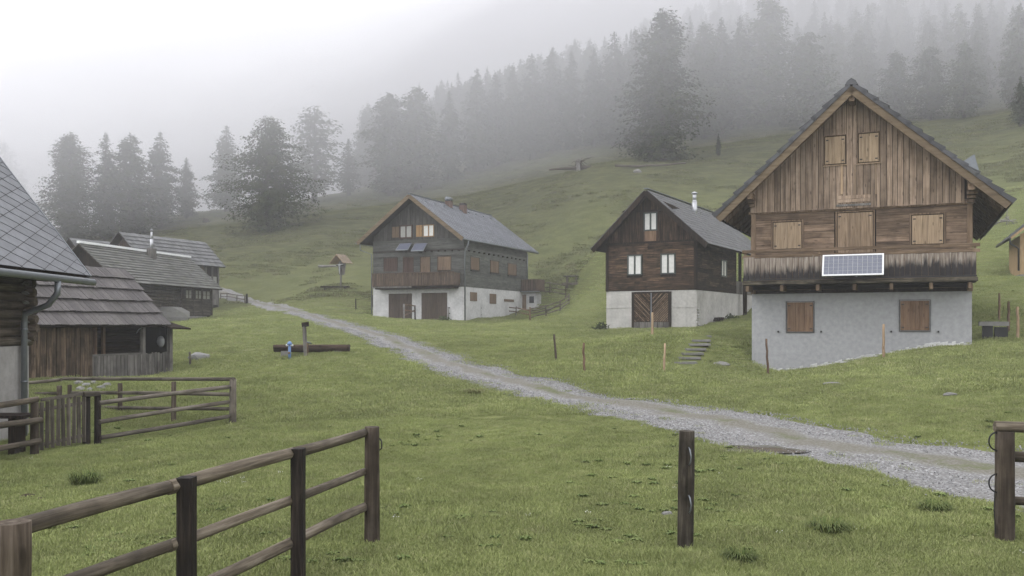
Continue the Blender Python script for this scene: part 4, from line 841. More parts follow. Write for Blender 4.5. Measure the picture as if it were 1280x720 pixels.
box('gable_core', M['dark_wood'], rt, .1, W2 - .1, -.005, .1, GZ, GZ + .45)
m = MB(); m.prism([(.9, -.08, GT), (W2 - .9, -.08, GT), (XA, -.08, ZA - .1)], [(.9, .03, GT), (W2 - .9, .03, GT), (XA, .03, ZA - .1)]); m.build('gable_backing', M['dark_wood'], rt)
gb_ = (ZA - GT) * (ER - XA) / (ZA - ZER) - .22; box('gable_beam', M['dark_wood'], rt, XA - gb_, XA + gb_, -.12, .0, GT - .06, GT + .02); box('gable_beam', M['dark_wood'], rt, -.02, W2 + .02, -.06, .0, GZ - .06, GZ + .04)
for a in (.06, W2 - .06): box('corner_post', M['dark_wood'], rt, a - .08, a + .08, -.06, .06, CT, GZ)
for q in (wa, wb, wg): h.window('f', *q, M['curtain'], M['green_paint'], .02, 2, .07)
y0_, z1_ = h.sd(901, 326); y1_, z0_ = h.sd(907, 345); h.window('s', y0_, y1_, z0_, z1_, M['curtain'], M['green_paint'], .02, 2, .07)
for k in range(5): a0 = wg[0] + (wg[1] - wg[0]) * k / 5; h.part('patch_plank', M['shutter'], 'f', a0 + .005, a0 + (wg[1] - wg[0]) / 5, GZ + .05, wg[2] - .08, .03, .05)
# chevron doors
dq = F(792.5, 366, 836.5, 409); dm = (dq[0] + dq[1]) / 2
fr = MB(); h.b(fr, 'f', dq[0] - .12, dq[0], dq[2] - .1, dq[3] + .05, -.02, .05); h.b(fr, 'f', dq[1], dq[1] + .12, dq[2] - .1, dq[3] + .05, -.02, .05); h.b(fr, 'f', dq[0], dq[1], dq[3], dq[3] + .06, -.02, .048); fr.build('door_frame', M['dark_wood'], rt)
for a0, a1, sg in ((dq[0], dm - .03, -1), (dm + .03, dq[1], 1)):
    dr = h.part('door', M['dark_wood'], 'f', a0, a1, dq[2] - .1, dq[3], .0, .03); hh = dq[3] - dq[2]; wdt = a1 - a0; k = -wdt
    while k < hh - .32:      # slanted slats, cut to the door leaf
        P = []; w_ = .080; lo, hi = dq[2] + .30, dq[3] - .04
        def zat(a, off): return dq[2] + .25 + k + off + ((a - a0) if sg > 0 else (a1 - a))
        q = [(a0 + .05, zat(a0 + .05, 0)), (a1 - .05, zat(a1 - .05, 0)), (a1 - .05, zat(a1 - .05, w_)), (a0 + .05, zat(a0 + .05, w_))]
        def clipz(P, v, s_):
            o = []
            for i in range(len(P)):
                A, B = P[i], P[(i + 1) % len(P)]; da, db = s_ * (A[1] - v), s_ * (B[1] - v)
                if da >= 0: o.append(A)
                if da * db < 0: t = da / (da - db); o.append((A[0] + (B[0] - A[0]) * t, v))
            return o
        q = clipz(clipz(q, lo, 1), hi, -1) if len(q) > 2 else q
        if len(q) > 2: m = MB(); m.prism([(a, -.031, b) for a, b in q], [(a, -.055, b) for a, b in q]); m.build('slat', M['beam'] if random.random() < .5 else M['brown_board_h'], dr)
        k += .125
    for k in range(3): h.part('foot_board', M['silver_plank'], 'f', a0 + .02 + k * wdt / 3, a0 + (k + 1) * wdt / 3 - .01, dq[2] - .05, dq[2] + .27, .032, .05, dr)
h.part('door_bar', M['zinc'], 'f', dm - .025, dm + .025, dq[2] - .05, dq[3], .01, .06)
# roof
S2R = Slope(ER, ZER, XA, ZA, -OV, 12.3); S2L = Slope(EL, ZEL, XA, ZA, -OV, 12.3); roof = S2R.slab('roof', M['dark_wood'], rt, 0, .10); S2L.slab('roof_deck', M['dark_wood'], roof, 0, .10)
S2R.y0 -= .03; S2L.y0 -= .03
for S in (S2R, S2L):
    S.e = S.e + S.n * .10; S.courses(roof, M['shingle_g'], .30, .13, .018, .02); S.e = S.e - S.n * .10
    m = MB(); m.prism([S.p(0, -OV - .03, -.16), S.p(S.L, -OV - .03, -.16), S.p(S.L, -OV - .03, .09), S.p(0, -OV - .03, .09)], [S.p(0, -OV, -.16), S.p(S.L, -OV, -.16), S.p(S.L, -OV, .09), S.p(0, -OV, .09)]); m.build('barge_board', M['dark_wood'], rt)
box('ridge_board', M['zinc'], rt, XA - .12, XA + .12, -OV, 12.3, ZA + .16, ZA + .2)
p = S2R.p(S2R.L * .80, 5.0, .1); fl = MB(); fl.tube([p + Vector((0, 0, -.3)), p + Vector((0, 0, .62))], .15, 14); fl.tube([p + Vector((0, 0, .6)), p + Vector((0, 0, .72))], [.15, .11], 14); fl.tube([p + Vector((0, 0, .7)), p + Vector((0, 0, 1.05))], .11, 12); fl.tube([p + Vector((0, 0, 1.08)), p + Vector((0, 0, 1.12)), p + Vector((0, 0, 1.2))], [.17, .19, .03], 12); fl.build('flue_pipe', M['silver'], rt, True)
# open porch posts under the far end of the roof
for yy_ in (8.0, 11.2): box('porch_post', M['dark_wood'], rt, W2 - .12, W2 + .03, yy_, yy_ + .16, CT, ztop(W2) - .05)
box('porch_railing', M['silver_plank'], rt, W2 - .02, W2 + .02, DW, DC, CT, CT + .75)
beam('porch_post', (W2 + .35, 7.75, -.2), (W2 + .35, 7.75, CT + .95), .22, .22, M['dark_wood'], rt)
yy_, zz_ = h.sd(874, 400); 
for k in range(9): me = stone_mesh('corner_stone', k, M['lime'], 1); o = link('corner_stone', me, rt, (W2 + .02, .08 + random.uniform(-.1, .18), -.02 + k * .135)); o.scale = (.09, .2, .075)

# ------------------------------------------------------------------ 3: grey chalet
h = House('grey_chalet', 'large grey boarded chalet with two garage doors, brown balcony and two brick chimneys', 'chalet', O3, T3, W3, 2.5)
z0 = 2.5; rt = h.root; CT = 4.86 - z0; D3 = 11.6; XA, ZA, OV = 3.66, 11.42 - z0, 1.0; EL, ER, ZE = -.72, 7.98, 8.16 - z0
def ztop(x): return ZA - (x - XA) * (ZA - ZE) / (ER - XA) if x > XA else ZA - (XA - x) * (ZA - ZE) / (XA - EL)
box('white_wall', M['white_wall'], rt, 0, W3, 0, D3, -1.2, CT)
core = MB(); core.prism([(.03, .03, CT), (W3 - .03, .03, CT), (W3 - .03, .03, ztop(W3) - .03), (XA, .03, ZA - .05), (.03, .03, ztop(0) - .03)], [(.03, D3, CT), (W3 - .03, D3, CT), (W3 - .03, D3, ztop(W3) - .03), (XA, D3, ZA - .05), (.03, D3, ztop(0) - .03)]); core.build('timber_core', M['grey_plank_v'], rt)
ws = [F(480.5, 323, 496.5, 339), F(504.5, 322, 516.5, 340), F(526, 321.5, 537.5, 345), F(547.5, 321, 563.5, 337.5)]
gz = F(530, 298, 577, 298)[2]; 
h.hboards('f', .0, W3, CT, gz, .26, M['grey_board_x'], -.02, .04, [(q[0] - .05, q[1] + .05, q[2] - .05, q[3] + .05) for q in ws], split=9)
for q, mt in zip(ws, ('dull_shutter', 'dull_shutter', 'brown_shutter2', 'brown_shutter2')): h.shutter('f', *q, M[mt], .0, 2, False, M['rail_board'], .05)
g1 = F(501, 283, 514.5, 296.5); g2 = F(530, 282, 542, 295)
h.vplanks(.05, W3 - .05, gz, lambda x: ztop(x) - .04, .3, M['grey_plank_v'], -.02, .035, [(q[0] - .06, q[1] + .06, q[2] - .06, q[3] + .06) for q in (g1, g2)], low=0)
wq = h.window('f', *g1, M['dim_pane'], M['dull_shutter'], .02, 2, .1); h.window('f', *g2, M['curtain'], M['ochre_shutter'], .02, 2, .06)
q = F(490.5, 283.5, 499, 297); h.shutter('f', *q, M['brown_shutter2'], .03, 2, False); q = F(520.5, 281.5, 528, 296); h.shutter('f', *q, M['ochre_shutter'], .03, 2, False, label='ochre window shutter folded open')
zb_ = F(470, 314, 577, 314)[2]; box('string_course', M['dark_wood'], rt, 0, W3 + .02, -.06, -.02, zb_, zb_ + .05)
for k in range(6): box('joist_end', M['dark_wood'], rt, 4.4 + k * .55, 4.5 + k * .55, -.12, -.02, zb_ - .1, zb_)
for k in range(13): box('joist_end', M['dark_wood'], rt, W3 + .02, W3 + .14, .6 + k * .85, .72 + k * .85, zb_ - .1, zb_)
h.hboards('s', .0, D3, CT, ztop(W3) - .05, .26, M['grey_board_y'], -.02, .04, [], split=14)
for (p_, q_, r_, s_) in ((588, 321, 598, 338.5), (612.5, 325.5, 622.5, 342), (634.5, 329, 644.5, 345)):
    y0_, z1_ = h.sd(p_, q_); y1_, z0_ = h.sd(r_, s_); h.shutter('s', y0_, y1_, z0_ + .05, z1_ - .02, M['brown_shutter2'], .02, 3, False, M['rail_board'], .05); box('window_sill', M['black_iron'], rt, W3 + .02, W3 + .14, y0_ - .08, y1_ + .08, z0_ - .07, z0_ - .02)
for (p_, q_, r_, s_) in ((587.5, 365, 596, 376.5), (612, 367, 620, 380)):
    y0_, z1_ = h.sd(p_, q_); y1_, z0_ = h.sd(r_, s_); h.shutter('s', y0_, y1_, z0_, z1_, M['brown_shutter2'], .0, 2, False)
y0_, z1_ = h.sd(630, 374.5); y1_, z0_ = h.sd(642, 377.5); h.part('wall_plank', M['brown_shutter2'], 's', y0_, y1_, z0_, z1_ + .05, .0, .04)
for q in (F(486, 367, 515, 398.5), F(527, 366, 559, 399)):
    g = h.part('garage_door', M['garage_door'], 'f', q[0], q[1], q[2] - .3, q[3], .0, .02); n = 8
    for k in range(n): h.part('board', M['garage_door'], 'f', q[0] + (q[1] - q[0]) * k / n + .01, q[0] + (q[1] - q[0]) * (k + 1) / n - .01, q[2] - .3, q[3] - .01, .02, .034 + random.uniform(0, .006), g)
    h.part('door_lintel', M['white_wall'], 'f', q[0] - .1, q[1] + .1, q[3] + .005, q[3] + .14, .0, .05)
bx0, bt_ = h.f(465.5, 343, .95); bx1, bb_ = h.f(567.5, 356, .95)
box('balcony_floor', M['rail_board'], rt, bx0, bx1, -.95, -.02, bb_ - .02, bb_ + .1); box('balcony_beam', M['silver_plank'], rt, bx0 - .05, bx0 + 3.3, -.98, -.93, bb_ - .14, bb_ - .03)
h.vplanks(bx0, bx1, bb_ + .02, bt_, .13, M['rail_board'], .95, .025, name='railing_board', low=0, gap=.03)
box('handrail', M['rail_board'], rt, bx0 - .03, bx1 + .03, -1.02, -.92, bt_, bt_ + .07)
for xs in (bx0, bx1): box('side_railing', M['rail_board'], rt, xs - .02, xs + .02, -.94, -.02, bb_ + .1, bt_)
box('balcony_shade_beam', M['dark_wood'], rt, bx0 + .1, bx1 - .1, -.75, -.05, bb_ - .22, bb_ - .03)
# solar panels on the gable
for (px0, px1, pyt, pyb, lab) in ((500, 518, 304.5, 311.5, None), (519, 537, 304.5, 312.5, None)):
    a0, zt_ = h.f(px0, pyt, .1); a1, zb2 = h.f(px1, pyb, .75); a1 = a0 + 1.05
    fr = MB(); fr.prism([(a0, -.15, zt_), (a1, -.15, zt_), (a1, -.75, zb2), (a0, -.75, zb2)], [(a0, -.15, zt_ - .05), (a1, -.15, zt_ - .05), (a1, -.75, zb2 - .05), (a0, -.75, zb2 - .05)]); po = fr.build('solar_panel', M['zinc'], rt)
    m = MB(); e = .03; g = .012; m.prism([(a0 + .06, -.18, zt_ - .02 + g), (a1 - .06, -.18, zt_ - .02 + g), (a1 - .06, -.72, zb2 + .022 + g), (a0 + .06, -.72, zb2 + .022 + g)], [(a0 + .06, -.18, zt_ - .03), (a1 - .06, -.18, zt_ - .03), (a1 - .06, -.72, zb2 + .01), (a0 + .06, -.72, zb2 + .01)]); m.build('solar_cells', M['solar'], po)
    m = MB(); m.box(a0 + .5, a0 + .56, -.6, -.02, zb2 - .12, zb2 - .06); m.build('strut', M['black_iron'], po)
S3R = Slope(ER, ZE, XA, ZA, -OV, 13.0); S3L = Slope(EL, ZE, XA, ZA, -OV, 13.0); roof = S3R.slab('roof', M['dark_wood'], rt, 0, .12); S3L.slab('roof_deck', M['dark_wood'], roof, 0, .12)
for S in (S3R, S3L):
    S.e = S.e + S.n * .12; S.diamonds(roof, M['slate_i'], .46, .012, .03, gp=.028); S.e = S.e - S.n * .12
    m = MB(); m.prism([S.p(-.02, -OV - .03, -.14), S.p(S.L, -OV - .03, -.14), S.p(S.L, -OV - .03, .14), S.p(-.02, -OV - .03, .14)], [S.p(-.02, -OV, -.14), S.p(S.L, -OV, -.14), S.p(S.L, -OV, .14), S.p(-.02, -OV, .14)]); m.build('barge_board', M['fascia'], rt)
    sgx = 1 if S is S3R else -1; m = MB(); e = S.e + Vector((sgx * .08, 0, .02)); m.tube([e + Vector((0, -OV, 0)), e + Vector((0, 13.0, 0))], .075, 8); m.build('gutter', M['zinc'], rt, True)
box('ridge_cap', M['zinc'], rt, XA - .1, XA + .1, -OV, 13.0, ZA + .15, ZA + .21)
S3R.e += S3R.n * .12
for k in range(9): q = S3R.p(S3R.L * .88, .4 + k * 1.4, .02); m = MB(); m.box(-.09, .09, -.09, .09, -.03, .06); m.build('snow_guard', M['zinc'], rt, loc=q)
for pts, rr in (([(ER + .08, -.2, ZE - .03), (ER + .05, -.2, ZE - .3), (W3 + .1, -.05, ZE - .8), (W3 + .1, -.05, -.2)], .055), ([(EL - .08, -.5, ZE - .03), (EL - .08, -.5, ZE - .45), (-.12, -.03, ZE - .75), (-.1, -.03, .1)], .045), ([(W3 + .1, D3 - .1, ZE - .1), (W3 + .1, D3 - .1, CT + .9)], .05)): m = MB(); m.tube(pts, rr, 8); m.build('downpipe', M['zinc'], rt, True)
for (px, pt, pb, yy_, cap) in ((574, 252.5, 262, 4.6, 1), (588, 254, 267, 6.4, 0)):
    q = S3R.p(S3R.L * (.95 if cap else .87), yy_, 0); w_ = .23; box('chimney', M['brick'], rt, q.x - w_, q.x + w_, q.y - w_, q.y + w_, q.z - .5, q.z + (.38 if cap else .52))
    if cap:
        m = MB(); m.tube([(q.x, q.y - .35, q.z + .55), (q.x, q.y + .35, q.z + .55)], .17, 10); m.build('chimney_cap', M['zinc'], rt, True); box('chimney_pot', M['black_iron'], rt, q.x - .2, q.x + .2, q.y - .2, q.y + .2, q.z + .38, q.z + .45)
    else: box('chimney_cap', M['black_iron'], rt, q.x - .22, q.x + .22, q.y - .22, q.y + .22, q.z + .52, q.z + .68)
# small rear balcony with store room below
box('rear_balcony', M['rail_board'], rt, W3 + .05, W3 + 1.6, 10.2, 11.6, CT + .02, CT + .12)
for k in range(10): box('rear_railing_board', M['rail_board'], rt, W3 + .08 + k * .152, W3 + .08 + k * .152 + .14, 10.17, 10.2, CT + .1, CT + .98)
box('rear_railing', M['rail_board'], rt, W3 + 1.57, W3 + 1.6, 10.2, 11.6, CT + .12, CT + .98); box('store_room', M['white_wall'], rt, W3, W3 + 1.3, 10.5, 11.6, -.3, CT - .05)
box('store_door', M['brown_shutter2'], rt, W3 + .08, W3 + .42, 10.46, 10.5, .0, CT - .25); box('store_window', M['glass_dark'], rt, W3 + .7, W3 + 1.1, 10.46, 10.5, CT - .95, CT - .4); box('balcony_slab', M['zinc'], rt, W3, W3 + 1.65, 10.15, 10.45, CT - .05, CT + .02)

# ------------------------------------------------------------------ 4: near house at the left edge (slate roof)
h = House('slate_roofed_house', 'house cut by the left edge with steep diamond-slated roof, log upper wall and plaster base', 'house', (-9.77 - 5.5, 9.0), 2.07, 5.5, -.2)
# local y runs away from the camera; right wall is x=W
z0 = -.2; rt = h.root; LF = 9.3; W = 5.5; EX = W + .82; EZ = 3.27 - z0; PIT = 1.32; HX = W / 2
box('plaster_wall', M['rough_plaster'], rt, 0, W, -3, LF, -1.2, 1.75 - z0)
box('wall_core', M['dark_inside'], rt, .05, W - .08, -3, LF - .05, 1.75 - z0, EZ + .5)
z = 1.75 - z0; k = 0
while z < EZ + .6:
    o = pole('log', (W - .11, -3, z + .09), (W - .11, LF + .25 + random.uniform(-.05, .05), z + .09), .10, .10, M['old_log'], rt, 10, 6, .05); z += .185
    o.data.materials[0] = M['fence_wood'] if k % 3 == 0 else M['old_bark_log'] if 'old_bark_log' in M else M['post_wood']; k += 1
for k in range(8): pole('log', (0, LF - .05, 1.93 - z0 + k * .185), (W + .18 + random.uniform(-.04, .04), LF - .05, 1.93 - z0 + k * .185), .09, .09, M['post_wood'], rt, 8, 3)
SA = Slope(EX, EZ, HX, EZ + PIT * (EX - HX), -3, LF + .95); SB = Slope(W - EX, EZ, HX, EZ + PIT * (EX - HX), -3, LF + .95)
roof = SA.slab('roof', M['dark_wood'], rt, -.08, 0); SB.slab('roof_deck', M['zinc'], roof, -.08, 0)
SA.diamonds(roof, M['slate'], .235, .012, .016, gp=.008, asp=2.6, parts=lambda a, y: y > 5.2 and a < 5.2); SB.diamonds(roof, M['slate'], .235, .009, .016, asp=2.6)
m = MB(); m.prism([SA.p(-.04, LF + .94, -.12), SA.p(SA.L, LF + .94, -.12), SA.p(SA.L, LF + .94, .035), SA.p(-.04, LF + .94, .035)], [SA.p(-.04, LF + .99, -.12), SA.p(SA.L, LF + .99, -.12), SA.p(SA.L, LF + .99, .035), SA.p(-.04, LF + .99, .035)]); m.build('verge_flashing', M['zinc'], rt)
m = MB(); m.tube([(EX + .07, -3, EZ - .13), (EX + .07, LF + 1.02, EZ - .15)], .075, 10); m.build('gutter', M['zinc'], rt, True)
box('eave_soffit', M['dark_wood'], rt, W - .1, EX - .02, -3, LF + .9, EZ - .14, EZ - .10)
m = MB(); m.tube([(EX + .07, LF - .62, EZ - .2), (EX + .06, LF - .62, EZ - .45), (EX - .18, LF - .50, EZ - .68), (W + .14, LF - .42, EZ - .86), (W + .10, LF - .38, EZ - 1.05), (W + .10, LF - .38, .0)], .062, 10); m.build('downpipe', M['zinc'], rt, True)
for zz_ in (EZ - 1.2, 1.2): m = MB(); m.tube([(W + .10, LF - .38, zz_), (W + .10, LF - .38, zz_ + .04)], .07, 10); m.build('pipe_clip', M['zinc'], rt, True)
for k in range(7): o = link('corner_stone', stone_mesh('corner_stone', k + 30, M['stone'], 1), rt, (W - .02, LF - .08, 1.85 - z0 + k * .2)); o.scale = (.13, .14, .09)

# ------------------------------------------------------------------ 5: shed with big wooden shingles
th = -18.06; c_, s_ = math.cos(R(th)), math.sin(R(th)); far = (-12.77, 33.0)     # far end of the eave
# local: x=0 ridge side ... right wall x=W ; y=0 near end
L5 = 11.0; W5 = 3.4; EO = .33; LW = 0; ox = far[0] - (W5 + EO) * c_ + L5 * s_; oy = far[1] - (W5 + EO) * s_ - L5 * c_
h = House('shingled_shed', 'low old shed with big wooden shingle roof, brown plank wall and open porch with railing', 'shed', (ox, oy), th, W5, .3)
z0 = .3; rt = h.root; EZ = 2.12 - z0; RX_ = W5 + EO - 2.05; RZ_ = 4.27 - z0; LW = h.sd(214, 440)[0]
SA = Slope(W5 + EO, EZ, RX_, RZ_, -.3, L5); SB = Slope(RX_ - 2.05, EZ, RX_, RZ_, -.3, L5)
roof = SA.slab('roof', M['dark_wood'], rt, -.06, 0); SB.slab('roof_deck', M['dark_wood'], roof, -.06, 0)
SA.courses(roof, M['shingle'], .58, .22, .03, .085, parts=True, jit=.03, gap=.014); SB.courses(roof, M['shingle'], .58, .4, .022, .05)
yv0, _ = h.sd(112, 440); yv1, _ = h.sd(179, 440); yv2, _ = h.sd(215, 440); yv2 = min(yv2, LW)
box('end_wall', M['dark_inside'], rt, .2, W5 - .12, LW - .12, LW - .02, -.8, EZ + .1); box('rear_wall', M['dark_inside'], rt, W5 - 1.5, W5 - 1.35, 0, LW, -.8, EZ + .25)  # near-black walls put the porch's inner shade into the colour
z = 0
while z < EZ + .1: pole('log', (W5 - 1.25, yv0, z), (W5 - 1.25, yv2, z), .09, .09, M['dark_wood'], rt, 8, 4); z += .17  # rear logs coloured dark to paint in the shade of the porch
h.vplanks(0, yv0, -.6, EZ + .25, .19, M['barn_plank'], 0, .03, pl='s', jit=.02); box('plank_core', M['dark_inside'], rt, W5 - .06, W5 - .01, 0, yv0, -.6, EZ + .2)
rtop = h.sd(145, 443)[1]; rtop2 = h.sd(200, 441)[1]
h.vplanks(yv0 + .02, yv1 - .02, -.5, lambda a: rtop + random.uniform(-.03, .02), .17, M['silver_plank'], 0, .025, name='railing_board', pl='s'); h.vplanks(yv1 + .1, yv2 - .1, -.45, lambda a: rtop2 + random.uniform(-.04, .04), .14, M['silver_plank'], -.1, .025, name='railing_picket', pl='s', gap=.03)
beam('handrail', (W5 + .01, yv0, rtop), (W5 + .01, yv1, rtop), .07, .06, M['silver_plank'], rt)
for yy_, mt in ((yv0, 'barn_plank'), (yv1, 'silver_plank'), (yv2 - .05, 'silver_plank')): beam('porch_post', (W5 - .02, yy_, -.6), (W5 - .02, yy_, EZ + .05), .16, .16, M[mt], rt)
beam('door_post', (W5 - 1.1, yv1 - 1.15, -.2), (W5 - 1.1, yv1 - 1.15, EZ + .2), .1, .14, M['shutter'], rt); beam('door_post', (W5 - 1.1, yv1 - .75, -.2), (W5 - 1.1, yv1 - .75, EZ + .2), .1, .12, M['shutter'], rt)
beam('wall_plate', (W5 - .02, 0, EZ + .06), (W5 - .02, LW, EZ + .06), .14, .14, M['dark_wood'], rt)
m = MB(); m.tube([(W5 + .02, yv1 - .05, EZ - .05), (W5 + .12, yv1 - .1, EZ + .0), (W5 + .1, yv1 - .35, EZ - .12), (W5 + .05, yv1 - .4, EZ - .25)], .02, 6); m.build('iron_hook', M['zinc'], rt, True)
m = MB(); m.prism([(W5 - 2.2, L5 - .3, EZ + .62), (W5 + .62, L5 - .3, EZ - .10), (W5 + .62, L5 - .3, EZ - .04), (W5 - 2.2, L5 - .3, EZ + .68)], [(W5 - 2.2, LW + .35, EZ + .55), (W5 + .62, LW + .35, EZ - .14), (W5 + .62, LW + .35, EZ - .08), (W5 - 2.2, LW + .35, EZ + .61)]); m.build('end_canopy', M['dark_wood'], rt)
# hanging enamel basin
wx, wy = h.world(W5 - .3, h.sd(200, 427, -.3)[0]); zb3 = CZ + (HOR - 427) / FPX * wy
t = thing('enamel_basin', 'round whitish basin hanging in the porch opening of the shingled shed', 'basin', (wx, wy, zb3 - .2), R(-35)); m = MB(); m.tube([(0, .06, .2), (0, .0, .2), (0, -.04, .2), (0, -.06, .2)], [.21, .20, .15, .10], 18); m.build('bowl', M['white_enamel'], t, True); m = MB(); m.tube([(0, .0, .38), (0, .0, .62)], .006, 5); m.build('hanging_wire', M['black_iron'], t)

# ------------------------------------------------------------------ 6-8: older farm buildings behind
def barn(name, label, near, farp, zr, out_, drop, wall_in, zbase, roofmat, course, wd, z0, cat='barn'):
    """near/farp: ridge ends in plan; out_/drop: eave offset from the ridge"""
    d = Vector((farp[0] - near[0], farp[1] - near[1])); L = d.length; th = math.degrees(math.atan2(-d.x, d.y)); c_, s_ = math.cos(R(th)), math.sin(R(th))
    Wd = 2 * (out_ - wall_in); ox, oy = near[0] - Wd / 2 * c_, near[1] - Wd / 2 * s_; hh = House(name, label, cat, (ox, oy), th, Wd, z0)
    A = Slope(Wd / 2 + out_, zr - drop - z0, Wd / 2, zr - z0, 0, L); B = Slope(Wd / 2 - out_, zr - drop - z0, Wd / 2, zr - z0, 0, L); rf = A.slab('roof', M['dark_wood'], hh.root, -.06, 0); B.slab('roof_deck', M['dark_wood'], rf, -.06, 0)
    A.courses(rf, roofmat, course, wd, .03, .06); B.courses(rf, roofmat, course, wd * 2, .025, .035)
    zt = zr - z0 - drop * (Wd / 2) / out_; m = MB(); y0, y1 = .7, L - .4
    m.prism([(.05, y0, zbase - z0 - 1.5), (Wd - .12, y0, zbase - z0 - 1.5), (Wd - .12, y0, zt - .1), (Wd / 2, y0, zr - z0 - .1), (.05, y0, zt - .1)], [(.05, y1, zbase - z0 - 1.5), (Wd - .12, y1, zbase - z0 - 1.5), (Wd - .12, y1, zt - .1), (Wd / 2, y1, zr - z0 - .1), (.05, y1, zt - .1)]); m.build('wall_core', M['dark_wood'], hh.root); return hh, A, L, Wd, zt
h, SA, L, Wd, zt = barn('log_farmhouse', 'long log farmhouse with pale ridge line, shingle roof and metal flue behind the shed', (-26.0, 53.0), (-23.7, 65.0), 7.0, 2.62, 2.3, .62, 2.5, M['shingle_i'], .27, .5, 2.4, 'farmhouse')
rt = h.root; z0 = 2.4
box('ridge_board', M['white_paint'], rt, Wd / 2 - .10, Wd / 2 + .13, -.02, L, 7.06 - z0, 7.20 - z0)
yA, _ = h.sd(166, 380); yB, _ = h.sd(225, 380); yC, _ = h.sd(265, 380); z = -.4
yC = min(yC, L - .1)
while z < zt - .05: pole('log', (Wd - .1, .7, z + .1), (Wd - .1, yB + random.uniform(.0, .25), z + .1), .12, .12, M['old_log'], rt, 8, 5); z += .22
for k in range(9): pole('log_end', (Wd - .5, yB, -.3 + k * .22), (Wd + .18 + random.uniform(-.06, .06), yB, -.3 + k * .22), .1, .1, M['old_log'], rt, 8, 2)
zs = h.sd(245, 374.5)[1]; zb4 = h.sd(245, 394)[1]
z = zb4
while z < zs: zz_ = min(z + .2, zs); h.part('porch_board', M['old_log'], 's', yB + .25, yC, z, zz_ - .012, .02 + random.uniform(0, .015), .06); z = zz_
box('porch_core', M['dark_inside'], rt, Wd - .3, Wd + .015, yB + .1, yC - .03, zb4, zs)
for a, b in ((232, 239), (244, 251), (253, 262)):
    y0_ = h.sd(a, 368)[0]; y1_ = h.sd(b, 368)[0]; h.window('s', y0_, min(y1_, yC - .15), zs + .08, zs + .62, M['dim_pane'], M['old_log'], .0, 2, .06, 1)
for px in (226, 241, 252, 264): y_ = min(h.sd(px, 368)[0], yC - .06); beam('porch_post', (Wd + .03, y_, zb4), (Wd + .03, y_, zt + .0), .11, .11, M['old_log'], rt)
box('stone_footing', M['rough_plaster'], rt, Wd - 1.5, Wd - .05, yB - 1.5, yC - .6, -1.6, zb4 - .05)
q = SA.p(SA.L * .86, h.sd(204, 330, -1.5)[0] - .2, 0); q.y = 6.9 + .0; 
box('chimney', M['silver_plank'], rt, q.x - .22, q.x + .22, q.y - .22, q.y + .22, q.z - .5, q.z + .62); m = MB(); m.tube([(q.x, q.y, q.z + .6), (q.x, q.y, q.z + 1.25)], .11, 10); m.tube([(q.x, q.y, q.z + 1.25), (q.x, q.y, q.z + 1.75)], .07, 8); m.tube([(q.x, q.y, q.z + 1.85), (q.x, q.y, q.z + 1.95)], [.12, .02], 8); m.build('flue_pipe', M['silver'], rt, True)
h, SA, L, Wd, zt = barn('slate_barn', 'grey roofed barn standing highest behind the log farmhouse', (-31.6, 71.0), (-27.8, 80.0), 9.6, 2.35, 2.35, .45, 4.5, M['shingle_g'], .45, .35, 4.4)
rt = h.root; z0 = 4.4; h.vplanks(.9, L - 2.2, zt - 1.5, zt - .1, .22, M['barn_plank'], 0, .03, pl='s')
for y_ in (L - 2.0, L - 1.2, L - .45): beam('porch_post', (Wd + .02, y_, -.8), (Wd + .02, y_, zt), .13, .13, M['silver_plank'], rt)
box('balcony_boarding', M['silver_plank'], rt, Wd, Wd + .04, L - 2.0, L - .45, -.5, .9); box('balcony_opening', M['dim_pane'], rt, Wd - .1, Wd - .02, L - 1.8, L - .6, 1.2, 2.0)
h.vplanks(.3, Wd - .3, zt - .6, lambda x: zt - .15 + (1 - abs(x - Wd / 2) / (Wd / 2)) * (9.6 - 4.4 - zt - .1), .25, M['brown_plank_v'], -.68, .04)
h2, SA, L, Wd, zt = barn('small_barn', 'small grey roofed barn half hidden left of the slate barn', (-37.6, 75.0), (-33.6, 83.0), 9.5, 2.2, 2.2, .4, 6, M['shingle_g'], .4, .4, 6.0)
h2.vplanks(.3, Wd - .3, zt - .6, lambda x: zt - .15 + (1 - abs(x - Wd / 2) / (Wd / 2)) * (9.5 - 6 - zt - .1), .25, M['brown_plank_v'], -.68, .04)
# hut at the right edge
p = GP(1276, 352); h = House('yellow_hut', 'small new yellow-wood hut with black gutter cut by the right edge', 'hut', ((1275 - 640) / FPX * 47, 47.0), -22, 4.0, 4.2)
rt = h.root; z0 = 4.2; zb5 = h1(*h.O) - z0; zg = h.f(1268, 297)[1]; box('hut_wall', M['yellow_wood'], rt, 0, 4, 0, 4, zb5 + .2, zg + .1); h.vplanks(0, 4, zb5 + .25, zg + .2, .2, M['yellow_wood'], 0, .03); box('stone_footing', M['stone'], rt, -.05, 4.05, -.05, 4.05, zb5 - .8, zb5 + .2)
S5 = Slope(-.5, zg - .05, 2, zg + 2.1, -.6, 4.6); S6 = Slope(4.5, zg - .05, 2, zg + 2.1, -.6, 4.6); rf = S5.slab('roof', M['yellow_wood'], rt, -.08, .03); S6.slab('roof_deck', M['yellow_wood'], rf, -.08, .03); S5.e += S5.n * .03; S6.e += S6.n * .03; S5.courses(rf, M['shingle_g'], .4, .3, .02, .02); S6.courses(rf, M['shingle_g'], .4, .3, .02, .02)
m = MB(); m.prism([(0, -.03, zg + .1), (4, -.03, zg + .1), (2, -.03, zg + 1.95)], [(0, .0, zg + .1), (4, .0, zg + .1), (2, 0, zg + 1.95)]); m.build('gable_wall', M['yellow_wood'], rt)
